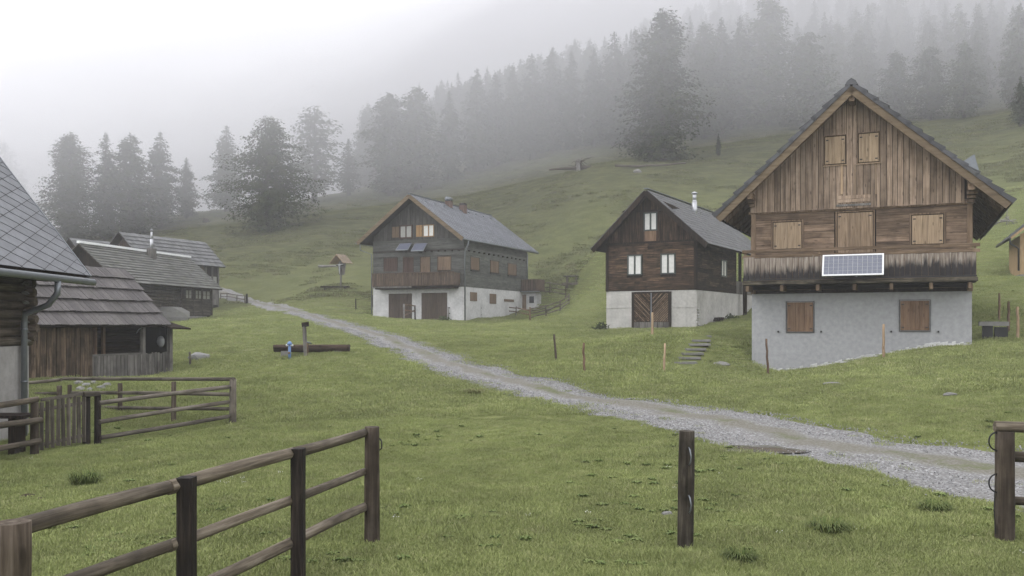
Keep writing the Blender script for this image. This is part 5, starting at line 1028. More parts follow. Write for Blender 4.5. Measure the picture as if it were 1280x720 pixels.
m = MB(); m.tube([(-.55, -.6, zg - .1), (-.55, 4.6, zg - .1)], .07, 8); m.tube([(-.55, -.5, zg - .12), (-.5, -.45, zg - .35), (-.08, -.1, zg - .6), (-.08, -.1, zb5 + .4)], .05, 8); m.build('gutter', M['black_iron'], rt, True)

# ------------------------------------------------------------------ fences, gate and posts
def rail(parent, a, b, r=.045, mat='fence_wood', over=.12, bend=.012):
    a, b = Vector(a), Vector(b); d = (b - a).normalized(); return pole('rail', a - d * over, b + d * over, r * random.uniform(.9, 1.1), r * random.uniform(.85, 1.1), M[mat], parent, 12, 7, .05, bend)
def loc3(t, v): v = Vector(v); return v - t.location
# front fence
FP = [(-2.6, 4.60), (-2.19, 5.95), (-1.79, 7.40), (-1.41, 8.9)]; t = thing('front_fence', 'wooden rail fence running from the bottom left corner to a round end post', 'fence', G(*FP[3]))
zt_ = 1.15
for k, (x, y) in enumerate(FP):
    g = h1(x, y); top = (1.17, 1.17, 1.16, 1.165)[k]
    if k in (0, 3): pole('post', loc3(t, (x, y, g - .3)), loc3(t, (x, y, top)), .085 if k == 0 else .08, .088 if k == 0 else .074, M['post_wood'], t, 16, 8, .03)
    else:
        o = beam('post', loc3(t, (x, y, g - .3)), loc3(t, (x, y, top)), .105, .115, M['wet_wood'], t, .03, 5); o.rotation_euler.rotate_axis('Z', 0) if False else None
nrm = Vector((.965, -.26, 0)) * -1     # rails lie on the far side of the posts
back = Vector((-.0, .0, 0))
for zz_, r in ((1.115, .050), (.725, .040), (.37, .047)):
    for k in range(3):
        (xa_, ya_), (xb_, yb_) = FP[k], FP[k + 1]; o_ = .04 if k != 1 else -.03
        s_ = -.03 if k else -.02; rail(t, loc3(t, (xa_ + s_ - .03, ya_, zz_)), loc3(t, (xb_ - .06, yb_, zz_ + (.0 if k < 2 else -.005))), r, 'fence_wood', .1 if k < 2 else -.02)
m = MB(); m.tube([loc3(t, (FP[3][0] + .075, FP[3][1], 1.05)), loc3(t, (FP[3][0] + .10, FP[3][1] - .01, 1.02)), loc3(t, (FP[3][0] + .10, FP[3][1] - .01, .95)), loc3(t, (FP[3][0] + .075, FP[3][1], .93))], .007, 6); m.build('rail_loop', M['black_iron'], t, True)
# fence running on behind the camera
# lone gate post
p = GP(857, 684); t = thing('gate_post', 'lone round dark post with two iron loops standing in the grass beside the track', 'post', p)
pole('post_shaft', (-.01, 0, -.3), (.012, 0, 147 / FPX * p.y), .083, .078, wood('dark_mossy_post', (.018, .015, .011), (.052, .044, .033), (.125, .11, .088), 'z', 1.2, (1, 1), stain=.8), t, 16, 8, .06)
for zz_ in (.94, .47):
    m = MB(); m.tube([(.015, -.08, zz_ + .07), (.02, -.115, zz_ + .05), (.03, -.125, zz_ - .02), (.025, -.105, zz_ - .08), (.02, -.08, zz_ - .1)], .008, 6); m.build('iron_loop', M['zinc'], t, True)
# right post with rails
p = GP(1256, 672); t = thing('rail_fence', 'round end post at the right edge with a rail on top and hanging iron hoops', 'fence', p); Hh = 137 / FPX * p.y
pole('post', (0, 0, -.3), (0, 0, Hh), .098, .092, M['post_wood'], t, 16, 8, .03); pole('post', (1.75, -.35, -.5), (1.75, -.35, Hh), .09, .09, M['post_wood'], t, 14, 6)
pole('rail', (-.1, .01, Hh + .05), (2.0, -.38, Hh + .02), .055, .05, M['fence_wood'], t, 12, 6, .04); pole('rail', (.05, .09, Hh - .27), (2.0, -.25, Hh - .32), .055, .05, M['fence_wood'], t, 12, 6, .04); pole('rail', (.05, .09, Hh - .73), (2.0, -.25, Hh - .75), .045, .045, M['fence_wood'], t, 12, 6, .04)
for zz_ in (Hh - .10, Hh - .53):
    m = MB(); pts = [(-.09, -.01, zz_ + .09)] + [(-.10 - .075 * math.sin(a), -.02, zz_ + .09 * math.cos(a)) for a in np.linspace(.3, 2.7, 8)] + [(-.09, -.01, zz_ - .10)]; m.tube(pts, .008, 6); m.build('iron_hoop', M['black_iron'], t, True)
m = MB(); m.tube([(-.12, -.03, Hh - .62), (-.13, -.035, Hh - .8), (-.115, -.035, Hh - 1.05)], .006, 5); m.build('hanging_strap', M['black_iron'], t)
# left paddock
def post_at(t, px, pyb, pyt, Y, r, mat='grey_post', n=10):
    x = (px - 640) / FPX * Y; g = h1(x, Y); zt = CZ + (HOR - pyt) / FPX * Y; pole('post', loc3(t, (x, Y, g - .3)), loc3(t, (x + random.uniform(-.01, .01), Y, zt)), r, r * .92, M[mat], t, n, 5, .05); return x, Y
def rp(px, py, Y): return ray(px, py, Y)
t = thing('paddock_fence', 'weathered rail fence slanting from the picket gate to the corner post by the shed', 'fence', G(*ray(118, 555, 17.0)[:2]))
post_at(t, 122, 555, 493, 17.0, .066, 'wet_wood'); 
for (a, b) in (((124, 504), (287, 483.5)), ((124, 527.5), (286, 502.5)), ((126, 547), (286, 520.5))): pole('rail', loc3(t, rp(*a, 16.95)), loc3(t, rp(*b, 19.9)), .045, .045, M['grey_post'], t, 10, 8, .05, .02)
t = thing('paddock_back_fence', 'grey rail fence passing behind the slanting one below the shed', 'fence', G(*ray(290, 530, 20)[:2]))
post_at(t, 291, 530, 474, 20.0, .085, 'grey_post'); post_at(t, 217, 527, 477, 21.0, .06, 'post_wood'); post_at(t, 150, 517, 479, 22.2, .06, 'post_wood'); post_at(t, 87, 512, 481, 23.4, .06, 'post_wood'); post_at(t, 74, 512, 482, 23.5, .07, 'post_wood'); post_at(t, 8, 500, 480, 24.8, .06, 'post_wood')
for (a, ya, b, yb) in (((79, 473.5), 23.4, (293, 474), 19.95), ((90, 491), 23.3, (290, 493), 20), ((90, 508), 23.3, (290, 511), 20), ((-10, 481.5), 24.8, (77, 474.5), 23.5), ((-10, 494), 24.8, (75, 491.5), 23.5)):
    pole('rail', loc3(t, rp(*a, ya)), loc3(t, rp(*b, yb)), .043, .043, M['grey_post'], t, 10, 8, .05, .02)
t = thing('picket_gate', 'narrow picket gate of upright slats hung between the two rail fences', 'gate', G(*ray(85, 565, 16.2)[:2]))
ga = Vector(ray(52, 500, 15.7)); gb = Vector(ray(105, 492, 16.75)); g0 = h1(ga.x, ga.y) + .02; g1_ = h1(gb.x, gb.y) + .05
for k in range(9):
    f = k / 8; x = ga.x + (gb.x - ga.x) * f; y = ga.y + (gb.y - ga.y) * f; zt = (ga.z + (gb.z - ga.z) * f) - .03 + random.uniform(-.015, .015); zb_ = g0 + (g1_ - g0) * f + random.uniform(0, .04)
    beam('slat', loc3(t, (x, y, zb_)), loc3(t, (x + random.uniform(-.015, .015), y, zt)), .025, .068, M['grey_post'], t, .08).rotation_euler.rotate_axis('Z', 0)
dv = (gb - ga).normalized(); off = Vector((dv.y, -dv.x, 0)) * -.04
for f0, zo in ((0, .0), (0, -.18), (0, -.80)):
    beam('gate_rail', loc3(t, ga + off * (1 if zo else .2) + Vector((0, 0, zo))), loc3(t, gb + off * (1 if zo else .2) + Vector((0, 0, zo))), .045, .06, M['grey_post'], t)
beam('gate_rail', loc3(t, rp(104, 493, 16.7)), loc3(t, rp(123, 492, 16.95)), .10, .09, M['grey_post'], t)
post_at(t, 108, 555, 494, 16.85, .075, 'wet_wood')
t = thing('edge_rail_fence', 'short brown rail fence between the left edge and the picket gate', 'fence', G(*ray(43, 572, 15.5)[:2]))
post_at(t, 43, 572, 503, 15.45, .072, 'post_wood'); xq = -10.2; post_at(t, -60, 590, 505, 13.9, .07, 'post_wood')
for (a, b) in (((-60, 514), (47, 499)), ((-60, 542), (52, 525)), ((-60, 569), (50, 551))): pole('rail', loc3(t, rp(*a, 13.9)), loc3(t, rp(*b, 15.35)), .055, .05, M['fence_wood'], t, 12, 6, .06, .015)
t = thing('wall_bench', 'low dark plank shelf against the plaster wall at the left edge', 'bench', G(-8.95, 15.4)); b_ = t.location
pl = Vector(ray(0, 519, 15.9)); box('seat', M['dark_wood'], t, -1.3, .32, .2, .75, pl.z - b_.z - .03, pl.z - b_.z + .02)
for x_ in (-1.0, .0): box('leg', M['dark_wood'], t, x_, x_ + .12, .3, .65, -.3, pl.z - b_.z - .03)

# stakes
def stake(px, pt, pb, mat, label, r=.035, crooked=.012, lean=0, name='stake'):
    p = GP(px, pb); t = thing(name, label, 'stake', p, 0, 'stakes in the meadow'); L_ = (pb - pt) / FPX * p.y
    pole('stake_shaft', (0, 0, -.2), (lean, 0, L_), r * 1.05, r * .8, M[mat], t, 8, 7, .1, crooked, crooked); return t
stake(696, 418, 452, 'post_wood', 'dark leaning stake, leftmost of those below the brown hut', .04, .004, -.09)
stake(730, 428.5, 466, 'rust_wood', 'crooked barky stake between the track and the brown hut', .042, .02, .0)
stake(815.5, 392, 420, 'raw_wood', 'pale squared stake directly in front of the hut double door', .05, .003)
stake(831, 429, 466, 'raw_wood', 'pale thin knobbly stake left of the stone steps', .035, .016)
stake(960, 423, 469, 'rust_wood', 'brown stake at the left corner of the plastered base', .038, .015, -.05)
stake(1105, 405, 448, 'raw_wood', 'straight yellowish stake between the two basement shutters', .045, .008, -.01)
stake(1249, 367, 401, 'rust_wood', 'rusty brown stake, farthest of the three right of the tan chalet', .04, .01)
stake(1261, 377, 415, 'rust_wood', 'dark brown stake, middle of the three right of the tan chalet', .05, .012)
stake(1272, 384, 424, 'raw_wood', 'tan stake, nearest of the three right of the tan chalet', .05, .012)
stake(238, 440, 456.5, 'grey_post', 'short grey stake beside the pale boulder in the left meadow', .05, .004, -.03)
stake(308.5, 367, 379, 'dark_wood', 'thick dark stub post where the track begins far off', .11, .004)

def small_fence(label, posts, rails, r=.05, rr=.04, mat='grey_post', name='garden_fence', group=None):
    p0 = GP(posts[0][0], posts[0][1]); t = thing(name, label, 'fence', p0, 0, group); W_ = []
    for (px, pb, pt, mt) in posts:
        p = GP(px, pb); L_ = (pb - pt) / FPX * p.y; pole('post', loc3(t, p - Vector((0, 0, .2))), loc3(t, p + Vector((random.uniform(-.03, .03), 0, L_))), r, r * .9, M[mt], t, 8, 4); W_.append((p, L_))
    for (i, j, f0, f1) in rails: a, la = W_[i]; b, lb = W_[j]; pole('rail', loc3(t, a + Vector((0, 0, la * f0))), loc3(t, b + Vector((0, 0, lb * f1))), rr, rr, M[mat], t, 8, 4, .08, .03)
    return t
small_fence('rickety rail fence curving round the garden right of the grey chalet', [(663, 402, 384, 'rust_wood'), (682.5, 396, 381, 'grey_post'), (700, 389.5, 374, 'grey_post'), (711.5, 381, 367, 'grey_post')], [(i, i + 1, f, f) for i in range(3) for f in (.25, .55, .88)] + [(0, 1, .7, .7), (1, 2, .4, .7)])
small_fence('grey rail fence behind the garden under the hillside table', [(707, 372.5, 357, 'post_wood'), (687.5, 368, 352.5, 'post_wood'), (668, 367, 353, 'grey_post')], [(0, 1, .2, .2), (0, 1, .55, .55), (0, 1, .9, .9), (1, 2, .2, .2), (1, 2, .55, .55), (1, 2, .92, .92)])
small_fence('low garden fence of bright and dark poles along the grey chalet side', [(585.5, 398, 381, 'grey_bark'), (603, 393.5, 379, 'raw_wood'), (622, 392, 381, 'rust_wood'), (645, 395, 384, 'grey_bark'), (662, 401, 386, 'grey_post')], [(1, 2, .3, .3), (1, 2, .6, .5), (1, 2, .85, .9), (2, 3, .3, .4), (2, 3, .85, .8), (3, 4, .4, .5), (3, 4, .85, .85)], mat='rust_wood')
small_fence('little rail gate with a white post before the left garage door', [(505, 400.5, 381, 'grey_bark'), (519, 400, 381, 'dark_wood')], [(0, 1, .95, .95), (0, 1, .6, .6), (0, 1, .25, .7)], .06, .04, 'rust_wood', 'yard_gate')
small_fence('short white and brown railing right of the second garage door', [(560.5, 399.5, 382.5, 'grey_bark'), (575, 398, 384, 'raw_wood')], [(0, 1, .93, .9), (0, 1, .5, .5)], .05, .035, 'dark_wood', 'yard_railing')
small_fence('thin dark wire-fence posts left of the grey chalet', [(445, 388.5, 373.5, 'dark_wood'), (466, 384, 369, 'dark_wood')], [(0, 1, .9, .95)], .05, .012, 'dark_wood', 'pasture_fence')
small_fence('grey fence at the far start of the track beside the log farmhouse', [(276, 374, 366, 'grey_post'), (284, 374.5, 366.5, 'grey_post'), (296, 376, 368, 'grey_post'), (306, 378, 369, 'grey_post')], [(0, 1, .9, .9), (1, 2, .9, .9), (2, 3, .9, .9), (0, 1, .4, .4), (1, 2, .4, .4), (2, 3, .4, .4)], .05, .035, name='far_fence')
# grey pallet leaning at the chalet corner
p = GP(596, 397); t = thing('leaning_pallet', 'grey slatted pallet leaning between garden poles at the corner of the grey chalet', 'pallet', p, R(-20))
for k in range(6): box('slat', M['silver_plank'], t, -.35 + k * .12, -.26 + k * .12, -.03, .0, 0, .95)
for k in range(2): box('cross_bar', M['silver_plank'], t, -.37, .36, .0, .05, .2 + .5 * k, .28 + .5 * k)
# flower shrub at corner
def shrub(px, pb, s, label, mat='larch', n=240, w=1.0, name='shrub', flt=.8):
    p = GP(px, pb); t = thing(name, label, 'shrub', p); co = []; tri = []; g = np.random.default_rng(int(px))
    for i in range(n):
        v = g.normal(0, 1, 3); v /= np.linalg.norm(v); r = s * g.uniform(.3, 1.0); c = np.array((v[0] * r * w, v[1] * r, abs(v[2]) * r * flt)); d1 = g.normal(0, .16 * s, 3); d2 = g.normal(0, .08 * s, 3); k = len(co); co += [c, c + d1 + d2, c + d1 * 1.6, c + d1 - d2]; tri += [(k, k + 1, k + 2), (k, k + 2, k + 3)]
    link('foliage', mesh_np('foliage', np.array(co), np.array(tri), [M[mat]]), t)
    for k in range(4): pole('stem', (0, 0, -.05), (random.uniform(-.3, .3) * s, random.uniform(-.3, .3) * s, .6 * s), .012, .006, M['bark'], t, 5, 2)
    return t
shrub(752, 413, .45, 'small dark shrub at the left corner of the concrete base'); shrub(555, 401, .4, 'little dark bush in front of the second garage door'); shrub(914, 399, .35, 'low bush beside the dark porch post of the brown hut', w=1.6)
shrub(612, 395, .45, 'tangled garden plants behind the side fence of the grey chalet', w=2.2)
# tussocks near the camera
def tussock(px, pb, r, label, n=260, hgt=.22):
    p = GP(px, pb); t = thing('grass_tussock', label, 'tussock', p); g = np.random.default_rng(int(px)); co = []; tri = []
    for i in range(n):
        a = g.uniform(0, 6.28); q = r * .5 * math.sqrt(g.uniform()); x, y = q * math.cos(a), q * math.sin(a); hh = g.uniform(.5, 1) * hgt; o = g.uniform(.3, 1.1) * r * .7; ex, ey = x + math.cos(a) * o, y + math.sin(a) * o; dx, dy = -math.sin(a) * .004, math.cos(a) * .004; k = len(co)
        co += [(x - dx, y - dy, -.02), (x + dx, y + dy, -.02), ((x + ex) / 2 + dx, (y + ey) / 2 + dy, hh), ((x + ex) / 2 - dx, (y + ey) / 2 - dy, hh), (ex, ey, hh * .75)]; tri += [(k, k + 1, k + 2), (k, k + 2, k + 3), (k + 3, k + 2, k + 4)]
    link('blades', mesh_np('blades', np.array(co), np.array(tri), [M['blade_d']]), t); return t
tussock(107, 606, .33, 'dark bristly tussock in the meadow left of the front fence'); tussock(1035, 662, .3, 'broad dark tussock between the lone post and the right post', hgt=.14); tussock(1168, 638, .25, 'small dark tussock near the gravel edge on the right', hgt=.14); tussock(594, 492, .45, 'dark tussock just below the track bend', hgt=.16); tussock(925, 700, .22, 'dark weedy tussock at the bottom right of the lone post', hgt=.12)
for px, pb, s, lb in ((52, 628, .11, 'low bare earth molehill above the front rail, right one'), (36, 622, .13, 'low bare earth molehill above the front rail, left one')):
    p = GP(px, pb); o = link('molehill', stone_mesh('molehill', int(px), M['earth'], 2, .35, .12), None, p); o.scale = (s, s, s); tag(o, lb, 'molehill', 'molehills in the left meadow')

# ------------------------------------------------------------------ small things in the meadow
def rock(px, pb, sx, sy, sz, label, mat='stone', name='boulder', seed=1, cat='boulder', rz=0, jag=.14, sub=2):
    p = GP(px, pb); o = link(name, stone_mesh(name, seed, M[mat], sub, 1, jag), None, p + Vector((0, 0, sz * .35))); o.scale = (sx, sy, sz); o.rotation_euler = (0, 0, rz); return tag(o, label, cat)
rock(249, 449, .42, .35, .22, 'pale flat boulder lying by the short grey stake', 'stone_white', seed=3)
rock(213, 401, 1.3, .9, .75, 'big rounded grey boulder between the shed canopy and the log farmhouse', 'stone', seed=5)
rock(1188, 492, .16, .12, .06, 'small flat stone lying in grass below the right basement shutter', seed=8, name='stone', cat='stone'); rock(1040, 482, .26, .12, .05, 'flat grey stone in the grass below the plastered base', seed=9, name='stone', cat='stone')
rock(901, 457, .32, .2, .1, 'flat dark stone between the steps and the plastered base', seed=10, name='stone', cat='stone'); rock(834, 642, .07, .06, .04, 'little stone in the grass left of the lone post', seed=11, name='stone', cat='stone')
# stones by the shed foot
for k, (px, py) in enumerate(((98, 481), (108, 484), (117, 482), (126, 487), (134, 485), (112, 489), (100, 488))):
    rock(px, py, .15, .12, .09, ['leftmost', 'upper middle', 'top centre', 'lower right', 'rightmost', 'lowest middle', 'lower left'][k] + ' loose pale stone in the heap below the plank wall of the shed', 'stone_white' if k % 2 else 'stone', 'rubble_stone', 20 + k, 'stone', k)
# log trough with spout post, blue hydrant
p = GP(390, 442.5); t = thing('log_trough', 'hollowed log water trough lying in the left meadow', 'trough', p + Vector((0, 0, .06)), R(2)); L_ = 93 / FPX * p.y; r_ = 8.0 / FPX * p.y
m = MB(); n = 14; ring = []
for i in range(9):
    x = -L_ / 2 + L_ * i / 8; q = []
    for k in range(n + 1): a = math.pi + math.pi * k / n; rr = r_ * (1 + random.uniform(-.04, .04)); q.append((x, math.cos(a) * rr, r_ * 1.0 + math.sin(a) * rr + .0))
    for k in range(n + 1): a = 2 * math.pi - math.pi * k / n; q.append((x, math.cos(a) * r_ * .75, r_ * 1.15 + math.sin(a) * r_ * (.75 if 0 < i < 8 else .02)))
    ring.append(q)
nn = len(ring[0]); m.v = [v for q in ring for v in q]
for i in range(8):
    for k in range(nn): j = (k + 1) % nn; m.f.append((i * nn + k, i * nn + j, (i + 1) * nn + j, (i + 1) * nn + k))
m.f.append(tuple(range(nn - 1, -1, -1))); m.f.append(tuple(range(8 * nn, 9 * nn))); m.build('trough_body', wood('wet_trough_log', (.02, .013, .01), (.075, .05, .038), (.17, .13, .10), 'x', .8, (1, 1), stain=.8), t, True)
box('trough_water', M['mudwater'], t, -L_ / 2 + .3, L_ / 2 - .3, -r_ * .65, r_ * .65, r_ * .9, r_ * .95)
for x in (-L_ * .35, L_ * .35): box('trough_support', M['stone'], t, x - .15, x + .15, -.15, .15, -.15, .05)
p = GP(383.5, 444); t = thing('spout_post', 'pale timber spout post standing at the log trough', 'post', p + Vector((0, -.15, 0))); hh = 37 / FPX * p.y
beam('post_shaft', (0, 0, -.2), (-.06, 0, hh), .12, .12, M['silver_plank'], t); beam('post_cap', (-.14, 0, hh + .02), (.1, 0, hh + .05), .14, .16, M['dark_wood'], t); m = MB(); m.tube([(-.02, .0, hh * .45), (.1, .1, hh * .42), (.16, .2, hh * .38)], .03, 8); m.build('spout', M['zinc'], t, True); beam('brace', (.06, 0, -.1), (.06, 0, hh * .4), .07, .08, M['rust_wood'], t)
p = GP(362, 447.5); t = thing('blue_hydrant', 'small bright blue water hydrant in front of the log trough', 'hydrant', p); hh = 22 / FPX * p.y
m = MB(); m.tube([(0, 0, -.1), (0, 0, hh * .8)], [.055, .05], 12); m.tube([(0, 0, hh * .8), (0, 0, hh * .9), (0, 0, hh)], [.10, .09, .03], 12); m.build('hydrant_body', M['blue_paint'], t, True); m = MB(); m.tube([(-.13, 0, hh * .78), (.13, 0, hh * .78)], .035, 8); m.build('hydrant_arms', M['white_paint'], t, True); m = MB(); m.tube([(0, -.06, hh * .35), (0, -.1, hh * .35)], .045, 10); m.build('hydrant_outlet', M['shutter'], t, True)
# stone steps up the bank
st = [(858, 454.5, 28), (862, 448.5, 27), (866, 443, 27), (870, 437.5, 27), (874.5, 431.5, 26), (877, 426.5, 25), (884, 421.5, 12)]
p0 = GP(st[0][0], st[0][1]); t = thing('stone_steps', 'short flight of worn stone steps set in the bank beside the plastered base', 'steps', p0, R(0))
for k, (px, py, wpx) in enumerate(st):
    Yk = p0.y + (GP(884, 420).y - p0.y) * k / 6; q = GP(px, py); q = Vector(ray(px, py, q.y - .15)) + Vector((0, 0, .05)); w_ = wpx / FPX * q.y; m = MB(); a = q - t.location; j = [random.uniform(-.03, .03) for _ in range(4)]
    m.prism([(a.x - w_ / 2 + j[0], a.y - .05 + j[1], a.z - .065), (a.x + w_ / 2 + j[2], a.y - .02 + j[3], a.z - .065), (a.x + w_ / 2, a.y + .42, a.z - .065), (a.x - w_ / 2, a.y + .42, a.z - .065)], [(a.x - w_ / 2 + j[0], a.y - .05 + j[1], a.z + .01), (a.x + w_ / 2 + j[2], a.y - .02 + j[3], a.z + .0), (a.x + w_ / 2, a.y + .42, a.z + .01), (a.x - w_ / 2, a.y + .42, a.z + .0)])
    m.build('step', M['stone'], t); m = MB(); m.box(a.x - w_ / 2 + .04, a.x + w_ / 2 - .06, a.y + .05, a.y + .4, a.z - .16, a.z - .068); m.build('riser', M['earth'], t)
# stone bench right of the tan chalet
p = GP(1228, 424); t = thing('stone_bench', 'dark stone slab bench by the right corner of the tan chalet', 'bench', p, R(-24))
for nm, q in (('seat', (-.1, .75, -.2, .3, .42, .56)), ('leg', (.0, .3, -.1, .2, -.3, .42)), ('leg', (.35, .72, -.15, .25, -.3, .38))): o = box(nm, M['stone'] if nm == 'seat' else M['black_iron'], t, *q)
# dark stone at the side of the brown hut
p = GP(903, 402); t = thing('wood_pile', 'small dark stack of firewood against the concrete side of the brown hut', 'firewood', p, R(-30 + 90))
for k in range(7): pole('log', (-.45 + .15 * k, .0, .06 + .1 * (k % 2)), (-.45 + .15 * k, .35, .06 + .1 * (k % 2)), .065, .06, M['dark_wood'], t, 7, 2)
# wayside shrine
p = GP(426, 361); t = thing('wayside_shrine', 'wayside crucifix on a post under a little shingled roof on the slope', 'shrine', p, R(-35)); s_ = 43 / FPX * p.y / 2.9
beam('post', (0, 0, -.3), (0, 0, 2.35 * s_), .12, .12, M['silver_plank'], t); m = MB()
beam('cross_bar', (-.45 * s_, -.08, 1.95 * s_), (.45 * s_, -.08, 1.95 * s_), .09, .07, M['dark_wood'], t)
SR = Slope(.85 * s_, 2.1 * s_, 0, 2.85 * s_, -.55, .55); SL = Slope(-.85 * s_, 2.1 * s_, 0, 2.85 * s_, -.55, .55); rf = SR.slab('shrine_roof', M['raw_wood'], t, -.04, 0); SL.slab('roof_half', M['raw_wood'], rf, -.04, 0); SR.courses(rf, M['shingle_o'], .22, .16, .02, .02); SL.courses(rf, M['shingle_o'], .22, .16, .02, .02)
m = MB(); m.prism([(-.3 * s_, .1, 1.15 * s_), (.3 * s_, .1, 1.15 * s_), (.5 * s_, .1, 2.1 * s_), (0, .1, 2.6 * s_), (-.5 * s_, .1, 2.1 * s_)], [(-.3 * s_, .14, 1.15 * s_), (.3 * s_, .14, 1.15 * s_), (.5 * s_, .14, 2.1 * s_), (0, .14, 2.6 * s_), (-.5 * s_, .14, 2.1 * s_)]); m.build('back_board', M['silver_plank'], t)
# carved figure: one skinned body with outstretched arms
me = bpy.data.meshes.new('carved_figure'); V_ = [(0, -.15, 1.72), (0, -.15, 1.98), (0, -.16, 2.08), (-.2, -.14, 2.0), (-.42, -.12, 2.03), (.2, -.14, 2.0), (.42, -.12, 2.03), (.03, -.18, 1.45), (.0, -.15, 1.2)]
me.from_pydata([(a * s_, b, c * s_) for a, b, c in V_], [(0, 1), (1, 2), (1, 3), (3, 4), (1, 5), (5, 6), (0, 7), (7, 8)], []); fo_ = link('carved_figure', me, t); me.materials.append(M['white_enamel'])
md = fo_.modifiers.new('s', 'SKIN'); sv = me.skin_vertices[0].data
for k, r in enumerate((.07, .07, .055, .03, .02, .03, .02, .055, .03)): sv[k].radius = (r * s_, r * s_)
sv[0].use_root = True; fo_.modifiers.new('u', 'SUBSURF').levels = 1; md2 = fo_.modifiers['u']; md2.render_levels = 1
p = GP(419, 361.5); t = thing('low_bench', 'low dark plank bench at the foot of the wayside shrine', 'bench', p, R(-6)); w_ = 36 / FPX * p.y; box('seat', M['dark_wood'], t, -w_ / 2, w_ / 2, -.2, .2, .12, .25)
for x in (-w_ * .35, w_ * .35): box('leg', M['dark_wood'], t, x - .08, x + .08, -.15, .15, -.1, .12)
p = GP(409, 336); t = thing('bleached_log', 'bleached log lying on the slope behind the wayside shrine', 'log', p); pole('log_body', (-.9, 0, .12), (.9, .2, .14), .13, .10, M['grey_bark'], t, 9, 4)
# table on the slope
p = GP(714, 357.5); t = thing('wooden_table', 'rustic plank table on the slope right of the grey chalet', 'table', p, R(-12)); w_ = 19 / FPX * p.y; hh = 13.5 / FPX * p.y
for k in range(4): box('plank', M['silver_plank'], t, -w_ / 2, w_ / 2, -.4 + k * .2, -.21 + k * .2, hh - .07, hh)
for x in (-w_ * .32, w_ * .30):
    for y in (-.3, .25): box('leg', M['grey_post'], t, x, x + .12, y, y + .1, -.3, hh - .075)
box('foot_rail', M['grey_post'], t, -w_ * .55, w_ * .55, -.5, -.35, .12, .3)
# dead uprooted tree on the pasture and broken rails
p = GP(722, 213); t = thing('dead_tree', 'dead uprooted tree with bare branches lying on the upper pasture', 'dead tree', p)
pole('stump', (0, 0, -.2), (.1, 0, 1.5), .45, .28, M['grey_bark'], t, 10, 4, .15); pole('trunk', (.3, 0, .5), (5.0, 1.5, .5), .3, .16, M['bark'], t, 10, 6, .1, .1); pole('trunk', (-.2, 0, .4), (-3.6, -.6, .1), .24, .1, M['bark'], t, 8, 5, .1, .1)
for k in range(16):
    a = random.uniform(0, 6.28); r = random.uniform(.8, 2.2); q = Vector((math.cos(a) * r, math.sin(a) * r * .6, random.uniform(.2, 1.9))); pole('branch', (random.uniform(-.3, .6), 0, random.uniform(.3, 1.5)), q, .06, .015, M['bark'], t, 5, 4, .1, .25, .08)
p = GP(800, 211); t = thing('fallen_trunk', 'long fallen trunk lying across the upper pasture right of the dead tree', 'log', p); q = GP(960, 212); a = q - p; pole('log_body', (-3, 0, .2), (a.x * .35, a.y * .35 - 1, a.z * .35 + .4), .16, .1, M['bark'], t, 8, 8, .1, .3, .05)
p = GP(1258, 281); t = thing('broken_hay_rack', 'broken grey hay rack of crossed poles on the slope right of the chalet', 'rack', p)
for a, b in (((0, 0, -.2), (.05, 0, 1.0)), ((-.75, 0, .1), (.7, .1, .35)), ((-.7, .1, .0), (.1, 0, .5)), ((.6, 0, .0), (-.1, 0, .5)), ((-.5, -.1, .3), (.8, .0, .15)), ((.3, .3, -.1), (.32, .3, .6))): pole('pole', a, b, .04, .03, M['grey_bark'], t, 6, 3)
rock(797, 240 - 24, .5, .4, .3, 'small dark boulder on the pasture below the fallen trunk', seed=40)
for k, (px, py, lb) in enumerate(((257, 277, 'dark low stump in the pasture right of the pale short conifer'), (200, 272, 'dark stump at the foot of the pointed conifer behind the barns'), (1108, 166, 'dark fallen stump left of the right roof slope'))):
    p = GP(px, py); t = thing('tree_stump', lb, 'stump', p); pole('stump_body', (0, 0, -.2), (.1, 0, .6), .5, .36, M['bark'], t, 9, 3, .2); pole('root', (.2, 0, .1), (1.0, .2, .05), .15, .05, M['bark'], t, 6, 3, .1, .1)

# ------------------------------------------------------------------ valley fog, even density
HZ = MB(); HZ.box(-290, 290, -19, 345, -14, 176); hz = HZ.build('haze', None); hz.data.materials.clear()
hm = bpy.data.materials.new('haze'); hm.use_nodes = True; hm.node_tree.nodes.clear(); vo = hm.node_tree.nodes.new('ShaderNodeVolumePrincipled'); ou = hm.node_tree.nodes.new('ShaderNodeOutputMaterial')
vo.inputs['Density'].default_value = .0013; vo.inputs['Color'].default_value = (.80, .80, .83, 1); vo.inputs['Anisotropy'].default_value = .0
hm.node_tree.links.new(vo.outputs[0], ou.inputs['Volume']); hz.data.materials.append(hm); tag(hz, kind='stuff')

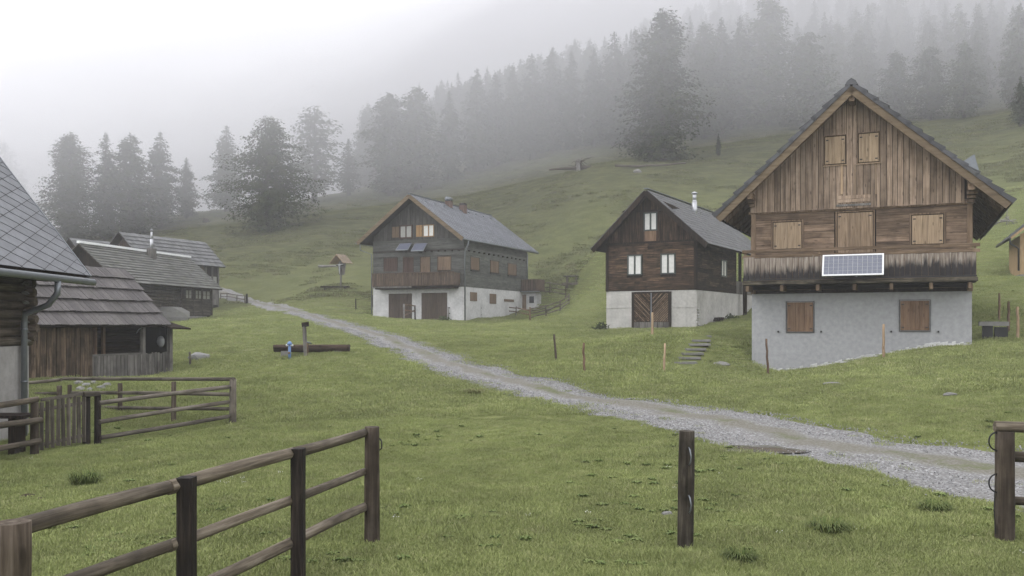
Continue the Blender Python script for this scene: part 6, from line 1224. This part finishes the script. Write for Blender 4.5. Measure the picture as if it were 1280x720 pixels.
# low cloud caught in the wood above the pasture: an even volume with a lumpy underside, open below
n1, n2 = 44, 34; gx = np.linspace(-200, 262, n1); gy = 86 + 252 * np.linspace(0, 1, n2) ** 1.4
GX, GY = np.meshgrid(gx, gy); hs_ = Hs(GX, GY).reshape(GX.shape); wv = np.clip((GY - 86) / 60, 0, 1); wv = wv * wv * (3 - 2 * wv)
lump = 4.0 * vn(GX, GY, 26, 61).reshape(GX.shape) + 2.0 * vn(GX, GY, 11, 62).reshape(GX.shape)
low_ = (1 - wv) * (26 + np.clip(.17 * GX, -14, 5)) + wv * (hs_ - 1) + lump * .5 * (1 - wv); low_ = np.maximum(low_, hs_ - 3); top_ = np.maximum(low_, hs_ + 6) + 30 + lump
top_ = np.minimum(top_, 172)
nv = n1 * n2; V_ = np.r_[np.c_[GX.ravel(), GY.ravel(), low_.ravel()], np.c_[GX.ravel(), GY.ravel(), top_.ravel()]]; F_ = []
ix = lambda j, i, t: t * nv + j * n1 + i
for j in range(n2 - 1):
    for i in range(n1 - 1): F_.append((ix(j, i, 0), ix(j + 1, i, 0), ix(j + 1, i + 1, 0), ix(j, i + 1, 0))); F_.append((ix(j, i, 1), ix(j, i + 1, 1), ix(j + 1, i + 1, 1), ix(j + 1, i, 1)))
for i in range(n1 - 1): F_.append((ix(0, i, 0), ix(0, i + 1, 0), ix(0, i + 1, 1), ix(0, i, 1))); F_.append((ix(n2 - 1, i, 0), ix(n2 - 1, i, 1), ix(n2 - 1, i + 1, 1), ix(n2 - 1, i + 1, 0)))
for j in range(n2 - 1): F_.append((ix(j, 0, 0), ix(j, 0, 1), ix(j + 1, 0, 1), ix(j + 1, 0, 0))); F_.append((ix(j, n1 - 1, 0), ix(j + 1, n1 - 1, 0), ix(j + 1, n1 - 1, 1), ix(j, n1 - 1, 1)))
me = bpy.data.meshes.new('cloud'); me.from_pydata(V_.tolist(), [], F_); cl = link('cloud', me); tag(cl, kind='stuff')
cm_ = bpy.data.materials.new('cloud'); cm_.use_nodes = True; cm_.node_tree.nodes.clear(); vo = cm_.node_tree.nodes.new('ShaderNodeVolumePrincipled'); ou = cm_.node_tree.nodes.new('ShaderNodeOutputMaterial')
vo.inputs['Density'].default_value = .0145; vo.inputs['Color'].default_value = (.80, .80, .83, 1)
cm_.node_tree.links.new(vo.outputs[0], ou.inputs['Volume']); me.materials.append(cm_)
